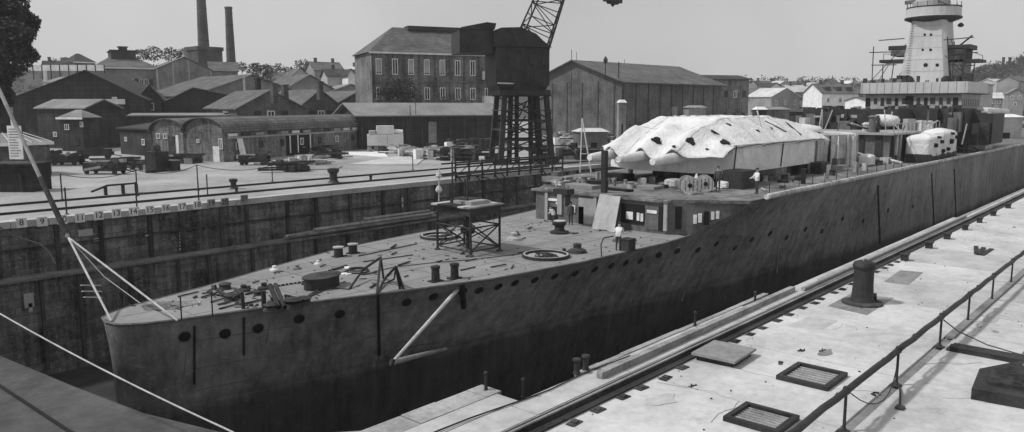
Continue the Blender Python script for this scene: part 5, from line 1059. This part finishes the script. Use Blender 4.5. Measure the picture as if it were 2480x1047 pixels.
part('cabin_rail', MB().path([(cxx(1190), -3.3, cz(205)), (cxx(1218), -3.9, cz(206)), (cxx(1225), -3.9, cz(206))], .1), 'lsteel', mh)
# jib: lattice of four chords
def J3(px, py, y_): return Vector((cxx(px), y_, cz(py)))
jb = part('jib_chord', MB().tube(J3(1247, 92, -1.2), J3(1345, -110, -.7), .12, n=6), 'iron', cr)
ch4 = [(J3(1247, 92, -1.3), J3(1330, -90, -.8)), (J3(1247 + 24, 96, 1.6), J3(1350, -90, .9)), (J3(1312, 160, -1.3), J3(1394, -90, -.8)), (J3(1330, 125, 1.6), J3(1402, -90, .9))]
for a_, b_ in ch4[1:]: part('jib_chord', MB().tube(a_, b_, .13, n=6), 'iron', cr)
n = 7
for i in range(n):
    for (p_, q_) in ((0, 1), (0, 2), (1, 3), (2, 3)):
        A_, B_ = ch4[p_], ch4[q_]; t0, t1 = i / n, (i + 1) / n
        if i % 2: part('jib_lacing', MB().tube(A_[0].lerp(A_[1], t0), B_[0].lerp(B_[1], t1), .07, n=5), 'iron', cr)
        else: part('jib_lacing', MB().tube(B_[0].lerp(B_[1], t0), A_[0].lerp(A_[1], t1), .07, n=5), 'iron', cr)
        part('jib_frame', MB().tube(A_[0].lerp(A_[1], t1), B_[0].lerp(B_[1], t1), .07, n=5), 'iron', cr)
hk = dp(1484, 2, D - 6); t = thing('hook_block', 'black crane hook block at the top edge of the sky', 'hook block', hk)
part('block', MB().box(-1.6, 1.6, -.4, .4, -.2, .9).prism([(-.9, -.3), (.9, -.3), (.9, .3), (-.9, .3)], -.42, -.2), 'iron', t); part('hook_wire', MB().tube((0, 0, .9), (0, 0, 18), .06, n=6), 'iron', t); part('hook', MB().lathe([(.05, -.75), (.22, -.6), (.2, -.42)], n=8), 'iron', t)
# ============================================================ YARD CLUTTER
random.seed(11)
def cart(px, py, L, H1, label, m='iron', rz=0):
    p = gp(px, py); t = thing('yard_cart', label, 'cart', (p.x, p.y, -8), atan2(RT.y, RT.x) + rz)
    part('cart_bed', MB().box(-L / 2, L / 2, -.8, .8, .4, .75), m, t); part('cart_side', MB().box(-L / 2, L / 2, -.82, -.76, .75, .75 + H1), m, t); part('cart_side', MB().box(-L / 2, L / 2, .76, .82, .75, .75 + H1), m, t)
    for x_ in (-L / 2 + .5, L / 2 - .5):
        for y_ in (-.85, .85): w_ = part('wheel', MB().tube((x_, y_ - .05, .3), (x_, y_ + .05, .3), .3, n=14), 'iron', t); part('hub', MB().tube((x_, y_ - .1, .3), (x_, y_ + .1, .3), .08, n=8), 'rust', w_)
    part('drawbar', MB().bar((L / 2, 0, .6), (L / 2 + 1.4, 0, .3), .12), m, t)
    for k in range(9): part('load_piece', MB().bar((R(-L * .7, 0), R(-.9, .9), R(.5, 1.3)), (R(0, L * .7), R(-.9, .9), R(.6, 1.9)), R(.15, .5), R(.12, .6)), random.choice(['rust', 'iron', 'wood_d', 'wood']), t)
cart(165, 400, 3.6, .5, 'dark wagon frame loaded with gear at the left of the yard'); cart(235, 384, 4.0, .6, 'dark wagon behind the gear crate in the yard', 'rust', .3); cart(255, 422, 4.4, .6, 'low skip of scrap with pale plates on top in the yard', 'rust', -.1); cart(617, 400, 3.8, .6, 'small dark trolley before the curved roof workshop')
cart(120, 395, 2.6, .3, 'little dark handcart near the sign board', 'iron', .5)
p = gp(382, 415); t = thing('boiler_engine', 'upright dark boiler machine standing in the yard', 'machine', (p.x, p.y, -8), .3)
part('machine_body', MB().box(-1.0, 1.0, -.9, .9, 0, 2.4), 'iron', t); part('machine_top', MB().lathe([(.5, 2.4), (.45, 3.1), (.2, 3.3)], n=10), 'rust', t); part('machine_box', MB().box(.9, 2.1, -1.5, .4, 0, 1.2), 'iron', t); part('box_lid', MB().box(.85, 2.15, -1.55, .45, 1.2, 1.28), 'concrete_d', t); part('base_skid', MB().box(-2.6, 1.0, -1.3, -.95, 0, .35), 'rust', t)
def pile(px, py, label, n=8, L=(1.5, 4), Hh=1.2, ms=('wood', 'rust', 'iron'), cat='timber pile', name='timber_pile', rz=0, sp=1.7):
    p = gp(px, py); t = thing(name, label, cat, (p.x, p.y, -8), atan2(RT.y, RT.x) + rz)
    for k in range(n):
        l_ = R(*L); z_ = R(.0, Hh); y_ = R(-sp, sp); x_ = R(-sp, sp) * 1.2
        if k % 2: part('timber', MB().bar((x_ - l_ / 2, y_, z_ + .15), (x_ + l_ / 2, y_ + R(-.5, .5), z_ + .15 + R(-.05, .12)), R(.15, .35), R(.12, .3)), random.choice(ms), t)
        else: part('crate', MB().box(x_ - l_ / 6, x_ + l_ / 6, y_ - .4, y_ + .4, 0, z_ + R(.2, .6), R(0, 1)), random.choice(ms), t)
piles = [(300, 405, 'scrap pile right of the gear skip'), (350, 410, 'flat plates left of the upright boiler'), (440, 395, 'low planks before the open workshop door'), (700, 375, 'dark gear heap before the long workshop wall'), (745, 400, 'dark winch heap left of the pale plates'), (780, 372, 'planks along the workshop wall end'),
         (700, 415, 'long low plates lying near the far rails'), (790, 385, 'stacked beams right of the winch heap'), (960, 372, 'crates and barrels under the pale tarpaulin stack'), (1000, 378, 'small barrels beside the pale tarpaulin stack'), (1090, 372, 'pale boards fanned out left of the crane'), (1140, 362, 'mixed scrap before the store shed'), (1060, 384, 'pale scrap boards by the gangway'), (1120, 388, 'tangled iron under the crane left leg'), (1175, 352, 'dark stack against the store shed'),
         (1350, 352, 'pale sacks right of the crane legs'), (1380, 340, 'bright rubble before the kiosk'), (1345, 375, 'stacked iron behind the dock edge'), (1410, 365, 'pale rubble behind the step ladder'), (1450, 350, 'boards behind the step ladder'), (1490, 345, 'crates beyond the gun barrels'), (1530, 352, 'bright boards beyond the gun barrels'), (1560, 330, 'iron stack before the pale pillar'), (1600, 322, 'dark stack left of the turret top'), (1390, 385, 'scrap by the far dock edge under the ladder')]
for i, (px, py, lb) in enumerate(piles):
    pale = 'pale' in lb or 'bright' in lb
    pile(px, py, lb, 34 if px > 1000 else 20, (1.2, 5.0), 1.5 if px > 1000 else 1.1, ('wood', 'white', 'canvas_d', 'wood', 'rust') if pale else ('rust', 'iron', 'wood_d', 'iron', 'wood'), 'scrap pile', 'yard_pile', R(-.4, .4), 2.8 if px > 1000 else 1.8)
p = gp(935, 366); t = thing('tarpaulin_stack', 'tall stack of crates under pale tarpaulin before the store shed', 'crate stack', (p.x, p.y, -8), atan2(RT.y, RT.x) + .2)
for (x0, x1, z0_, z1, m) in [(-3.2, .2, 1.0, 3.0, 'canvas'), (.2, 3.0, .9, 2.9, 'canvas'), (-1.6, 1.4, 3.0, 4.4, 'canvas'), (-2.9, -1.7, 3.0, 3.6, 'canvas_d')]: part('covered_crate', MB().box(x0 + .03, x1 - .03, -1.2, 1.2, z0_, z1 + R(-.1, .1)), m, t)
part('rolled_tarpaulin', MB().tube((1.2, -.6, 3.4), (2.9, -.4, 3.3), .42, n=10), 'canvas', t)
for k in range(6): part('barrel', MB().lathe([(.35, 0), (.42, .45), (.35, .9)], (-2.8 + k * 1.1, -.6, 0), 12), random.choice(['rust', 'wood', 'plaster_m']), t)
for i, (pts, m, lb) in enumerate([([(655, 412), (690, 400), (830, 404), (815, 412)], 'roof_l', 'long thin steel plate on the ground by the rails'), ([(825, 368), (930, 371), (940, 382), (850, 376)], 'white', 'bright plate before the tarpaulin stack'), ([(840, 400), (960, 380), (1030, 384), (1010, 400)], 'concrete', 'wide bright plate left of the gangway'), ([(1020, 372), (1090, 366), (1060, 380)], 'concrete', 'pale fan of boards left of the gangway')]):
    Q = [gp(*q_) for q_ in pts]; solo('steel_plate', MB().prism([(q_.x, q_.y) for q_ in Q][::-1], -7.99, -7.9), m, lb, 'plate')
for (px, D_, lb) in [(1383, 190, 'thin flag mast rising from the wide hall ridge'), (993, 128, 'thin pole standing before the store shed')]:
    p = dp(px, 254, D_); solo('thin_pole', MB().tube((0, 0, 0), (0, 0, dp(px, 120 if px > 1300 else 255, D_).z + 8), .07, n=6), 'iron', lb, 'pole', (p.x, p.y, -8))
# ============================================================ TREES
def leaves(mb, c, rx, rz_, n, s):
    for _ in range(n):
        while True:
            a_ = Vector((R(-1, 1), R(-1, 1), R(-1, 1)))
            if .35 < a_.length < 1: break
        p = Vector((c[0] + a_.x * rx, c[1] + a_.y * rx, c[2] + a_.z * rz_)); u_ = Vector((R(-1, 1), R(-1, 1), R(-1, 1))).normalized() * s * R(.5, 1.2); w_ = Vector((R(-1, 1), R(-1, 1), R(-.6, .6))).normalized() * s * R(.4, .9)
        mb.add([p - u_, p + w_, p + u_, p - w_ * .8], [(0, 1, 2, 3)])
def tree(label, p, h_, crown, ns, s, m='leaf', trunk=True, rr=None):
    """crown: list of (dx, dy, dz, rx, rz)"""
    t = thing('broadleaf_tree', label, 'tree', p)
    mb = MB()
    for (dx, dy, dz, rx, rz_) in crown: leaves(mb, (dx, dy, dz), rx, rz_, int(ns * rx * rx), s)
    part('crown', mb, m, t)
    tr = MB().lathe([(h_ * .05, 0), (h_ * .035, h_ * .2), (h_ * .02, h_ * .7)], n=8)
    for k in range(6): a_ = R(0, 6.28); tr.tube((0, 0, h_ * R(.3, .6)), (cos(a_) * h_ * .13, sin(a_) * h_ * .13, h_ * R(.6, .85)), h_ * .018, h_ * .006, 6)
    part('trunk', tr, 'bark', t); return t
g = gp(20, 400); pT = (g.x, g.y, -8); KT = g.dot(HD) / FPX
cr_ = []
rtv = RT
def off(dx, dz, dy=0): v_ = RT * dx + HD * dy; return (v_.x, v_.y, dz)
for (px, py, r_) in [(0, 40, 58), (50, 55, 42), (90, 62, 32), (112, 90, 20), (70, 95, 50), (20, 110, 62), (100, 130, 26), (60, 150, 48), (10, 180, 50), (112, 142, 18), (45, 10, 40), (-40, 0, 70), (-40, 120, 80), (5, -30, 60), (80, 28, 20), (-20, 230, 60), (30, 235, 38), (110, 60, 16)]:
    o_ = off((px - 20) * KT, (254 - py) * KT + 8, R(-2, 2)); cr_.append((*o_, r_ * KT, r_ * KT * .9))
tree('big dark tree filling the upper left corner', pT, 22, cr_, 210, .34)
def gtree(px, py0, D, specs, label, s=.3, m='leaf', ns=60):
    p = dp(px, 254, D); zb = dp(px, py0, D).z; K_ = D / FPX; c_ = [(*off((x_ - px) * K_, (py0 - y_) * K_, R(-1, 1)), r_ * K_, r_ * K_ * .85) for x_, y_, r_ in specs]
    tree(label, (p.x, p.y, zb), max(3, (py0 - specs[0][1]) * K_), c_, ns, s, m)
gtree(965, 262, 160, [(945, 215, 28), (975, 212, 30), (930, 235, 26), (995, 235, 28), (965, 238, 32)], 'round dark tree before the big brick building', .28, ns=90)
gtree(625, 215, 245, [(615, 172, 20), (635, 178, 22), (625, 165, 14), (650, 182, 14)], 'small dark tree right of the thin chimney', .4, ns=40)
gtree(1075, 262, 163, [(1060, 240, 16), (1090, 242, 16), (1120, 246, 14)], 'low bushes under the windows of the big brick building', .25, 'leaf_l', 80)
gtree(740, 190, 330, [(735, 160, 18), (755, 162, 14)], 'distant tree behind the gabled house', .6, ns=25)
gtree(150, 175, 320, [(140, 155, 14), (165, 152, 14)], 'distant tree left of the domed block', .6, ns=25)
gtree(415, 150, 330, [(380, 132, 22), (420, 134, 22), (450, 132, 18), (350, 134, 18)], 'distant trees behind the lantern roof', .6, ns=25)
gtree(590, 180, 330, [(590, 162, 14), (680, 168, 16), (700, 172, 12), (650, 166, 14)], 'distant trees along the skyline right of the chimneys', .6, ns=25)
gtree(2075, 232, 380, [(2060, 222, 10), (2090, 224, 12)], 'small tree behind the white terrace', .6, ns=25)
fm = MB(); random.seed(5)
for i in range(700):
    px = R(-100, 2600) if i < 520 else R(2340, 2560); t_ = R(.3, 1.0)**.6; D_ = (620 if px < 2330 else 560) - 170 * (1 - t_); yy = ridge(px) + 4 + (1 - t_) * 44
    if 1240 < px < 1500: continue
    p = dp(px, yy, D_); s_ = t_ * t_ * (3 - 2 * t_)
    top = dp(px, ridge(px) + 6, 620 if px < 2330 else 560).z; p.z = -9 + (top + 9) * s_
    r_ = R(1.5, 4); leaves(fm, (p.x, p.y, p.z + r_ * .5), r_, r_ * .8, 26, 1.0)
o = part('hillside_woods', fm, 'leaf', None); o['kind'] = 'stuff'

random.seed(41)
where = ['beside the annex', 'in the gap right of the annex', 'above the brick store', 'left of the bright gable', 'behind the bright gable', 'right of the bright gable', 'behind the pale slope roof', 'left of the white terrace', 'behind the white terrace', 'over the right end of the terrace', 'beyond the pale house', 'under the left searchlight wing', 'right of the bridge screen', 'below the two black chimneys']
for i, px in enumerate([1822, 1840, 1858, 1880, 1905, 1938, 1962, 1985, 2030, 2070, 2105, 2130, 2400, 2440]):
    D_ = 345 + 18 * (i % 4); yE = (238, 226, 216, 207)[i % 4]; wpx = R(24, 40)
    t, W, zE, zR, rf = building('town_house', 'small town house ' + where[i], 'house', (px, D_), (px + wpx, D_ + R(-6, 6)), 11, yE, yE - R(10, 15), random.choice(['plaster', 'plaster_m', 'white', 'brick_l']), random.choice(['roof_m', 'roof_d', 'roof_l', 'roof_w']), random.choice(['gx', 'gy']), wins=[('f', .25, .85, 1.3, 1.7), ('f', .7, .85, 1.3, 1.7), ('f', .45, .62, 1.3, 1.7)], oh=.5)
for (a_, b_, r_, m_, lb) in [((2190, 325), (2160, 296), .07, 'lsteel', 'left pale derrick boom crossing before the bridge'), ((2226, 322), (2272, 292), .08, 'lsteel', 'right pale derrick boom rising before the bridge'), ((2330, 350), (2342, 300), .07, 'lsteel', 'pale thin davit right of the covered gun mounts'), ((1990, 330), (1992, 270), .05, 'lsteel', 'thin pale pole before the striped deckhouse'), ((1846, 320), (1834, 268), .06, 'rope', 'short pale spar standing over the turret canvas')]:
    u_ = 62 if 'canvas' in lb else 94; solo('derrick_boom', MB().tube(xp(*a_, u_), xp(*b_, u_), r_, n=6), m_, lb, 'boom')
hz = MB().box(-80, 760, -180, 760, -21, 62)
o = part('haze', hz, 'black', None); o['kind'] = 'stuff'; hmt = bpy.data.materials.new('thin_haze'); hmt.use_nodes = True; N = hmt.node_tree.nodes; N.remove(N['Principled BSDF'])
pv = N.new('ShaderNodeVolumePrincipled'); pv.inputs['Color'].default_value = (.9, .9, .9, 1); pv.inputs['Density'].default_value = .0003; hmt.node_tree.links.new(pv.outputs[0], N['Material Output'].inputs['Volume']); o.data.materials.clear(); o.data.materials.append(hmt)

random.seed(63)
# cracks and worn spots in the quay slabs
for i in range(16):
    x_ = R(14, 44); y_ = R(2, 11); a_ = R(0, 3.1); pts = []
    for k in range(9): pts.append((x_, min(11.4, y_), -7.998)); a_ += R(-.5, .5); x_ += cos(a_) * R(.1, .4); y_ += sin(a_) * R(.1, .4)
    part('crack', MB().path(pts, R(.006, .010), 4), 'coping', q)
for i in range(22):
    x_ = R(13, 60); y_ = R(2.5, 11); s_ = R(.15, .9); part('worn_stain', MB().prism([(x_ + s_ * cos(k * .63) * R(.5, 1.1), y_ + s_ * .5 * sin(k * .63) * R(.5, 1.1)) for k in range(10)], -8.02, -7.988), random.choice(['concrete_b', 'coping', 'concrete_d', 'concrete_b']), q)
gr = MB()
for i in range(150):
    x_ = R(12, 60); y_ = R(1, 11.3) if i % 3 else R(11.0, 11.8); s_ = R(.006, .018); gr.box(x_ - s_, x_ + s_ * R(1, 3), y_ - s_, y_ + s_, -8.0, -7.985 + s_, R(0, 3))
struct('quay_grit', gr, 'rust', 'stuff')
# planks, hoses and pipes lying over the foredeck
dl = MB()
for i in range(46):
    x_ = R(14, 30) if i % 2 else R(14, 42); h_ = tab(HDK, x_) - .6; y_ = V0 + h_ * R(-1, 1); a_ = R(-.5, .9); L_ = R(.3, 1.3)
    dl.bar((x_, y_, -8.2), (x_ + cos(a_) * L_, y_ + sin(a_) * L_ * .6, -8.2 + R(0, .05)), R(.04, .12), .05)
struct('deck_planks_litter', dl, 'rust', 'stuff')
# midships gear between the wrapped barbette and the bridge
for i in range(70):
    x_ = R(84, 116); y_ = R(22.2, 36); z0_ = -2.9 if 86 < x_ < 104 and y_ > 24.5 else -6.0; hh = R(.3, 1.7)
    m_ = random.choice(['iron', 'rust', 'lsteel', 'canvas_d', 'steel', 'canvas_d']); k = i % 4
    if 87 < x_ < 102 and y_ < 24.5: continue
    mb = [MB().box(-.5, .5, -.4, .4, 0, hh), MB().lathe([(.4, 0), (.35, hh), (.5, hh + .1), (.2, hh + .3)], n=10), MB().tube((-1.4, 0, .2), (1.4, R(-1, 1), .2 + R(0, 1.2)), .13, n=6), MB().bar((0, 0, 0), (R(-.6, .6), R(-.8, .8), hh * 1.8), .1)][k]
    part('ship_fitting', mb, m_, ship, (x_, y_, z0_), R(0, 3))
for x_ in [86 + 1.5 * k for k in range(13)]: part('roof_stanchion', MB().tube((x_, 24.2, -2.9), (x_, 24.2, -1.9), .05, n=5), 'lsteel', ship)
part('roof_lifeline', MB().path([(85.8, 24.2, -1.95), (104, 24.2, -1.95)], .04, 5), 'lsteel', ship)
for x_ in [49 + 2.4 * k for k in range(22)]: part('deck_stanchion', MB().tube((x_, V0 - tab(HDK, x_) + .25, -6), (x_, V0 - tab(HDK, x_) + .25, -5.0), .03, n=5), random.choice(['iron', 'rust']), ship)
# rigging, rails and ladders round the tower
for yy in (24.4, 25.6, 26.8, 34.6, 35.8, 37.2): part('scaffold_pole', MB().tube((U - 3.2, yy, 3.05), (U - 3.2 + R(-.2, .2), yy + R(-.2, .2), R(5.5, 9.6)), .07, n=5), 'iron', tw)
for z_, y0, y1 in ((5.2, 24.2, 27.4), (6.9, 24.0, 27.6), (8.9, 24.6, 28.2), (5.6, 34.0, 37.4), (7.4, 33.6, 37.8), (9.2, 33.2, 36.6)): part('scaffold_ledger', MB().tube((U - 3.3, y0, z_), (U - 3.3, y1, z_ + R(-.2, .2)), .07, n=5), 'iron', tw)
for y_, y2_ in ((27.4, 25.0), (33.9, 36.4), (28.0, 24.2), (33.0, 37.6)): part('tower_stay', MB().tube((U - 3, y_, R(6, 9)), (U - 3.4, y2_, 3.1), .05, n=5), 'iron', tw)
for k in range(24): part('tower_rung', MB().box(U - 2.95 + k * .03 - .1, U - 2.9 + k * .03, 32.3, 32.75, 3.4 + k * .34, 3.46 + k * .34), 'steel', tw)
for z_ in (4.6, 6.2, 7.8, 9.4, 10.8): hx = tab([(3.05, 3.0), (6, 2.8), (9, 2.5), (11.9, 2.3)], z_); hy = tab([(3.05, 3.25), (6, 2.85), (9, 2.45), (11.9, 2.15)], z_); part('plating_seam', MB().box(U - hx - .02, U - hx + .05, 30.6 - hy + .5, 30.6 + hy - .5, z_, z_ + .05), 'lsteel', tw)
for k in range(16): a_ = 2 * pi * k / 16; part('screen_stanchion', MB().tube((U + 3.4 * cos(a_), 30.55 + 3.4 * sin(a_), 13.5), (U + 3.4 * cos(a_), 30.55 + 3.4 * sin(a_), 14.1), .04, n=5), 'iron', tp)
for k in range(14): part('screen_rib', MB().box(U - 6.05, U - 6.0, 24.6 + k, 24.66 + k, 1.6, 3.0), 'lsteel', bw_)
for k in range(12): yy = 24.6 + k * 1.15; part('bridge_gear', MB().box(U - 5.5, U - 5.1, yy, yy + R(.2, .6), 3.05, 3.05 + R(.2, .9)), random.choice(['iron', 'steel', 'rust']), bw_)
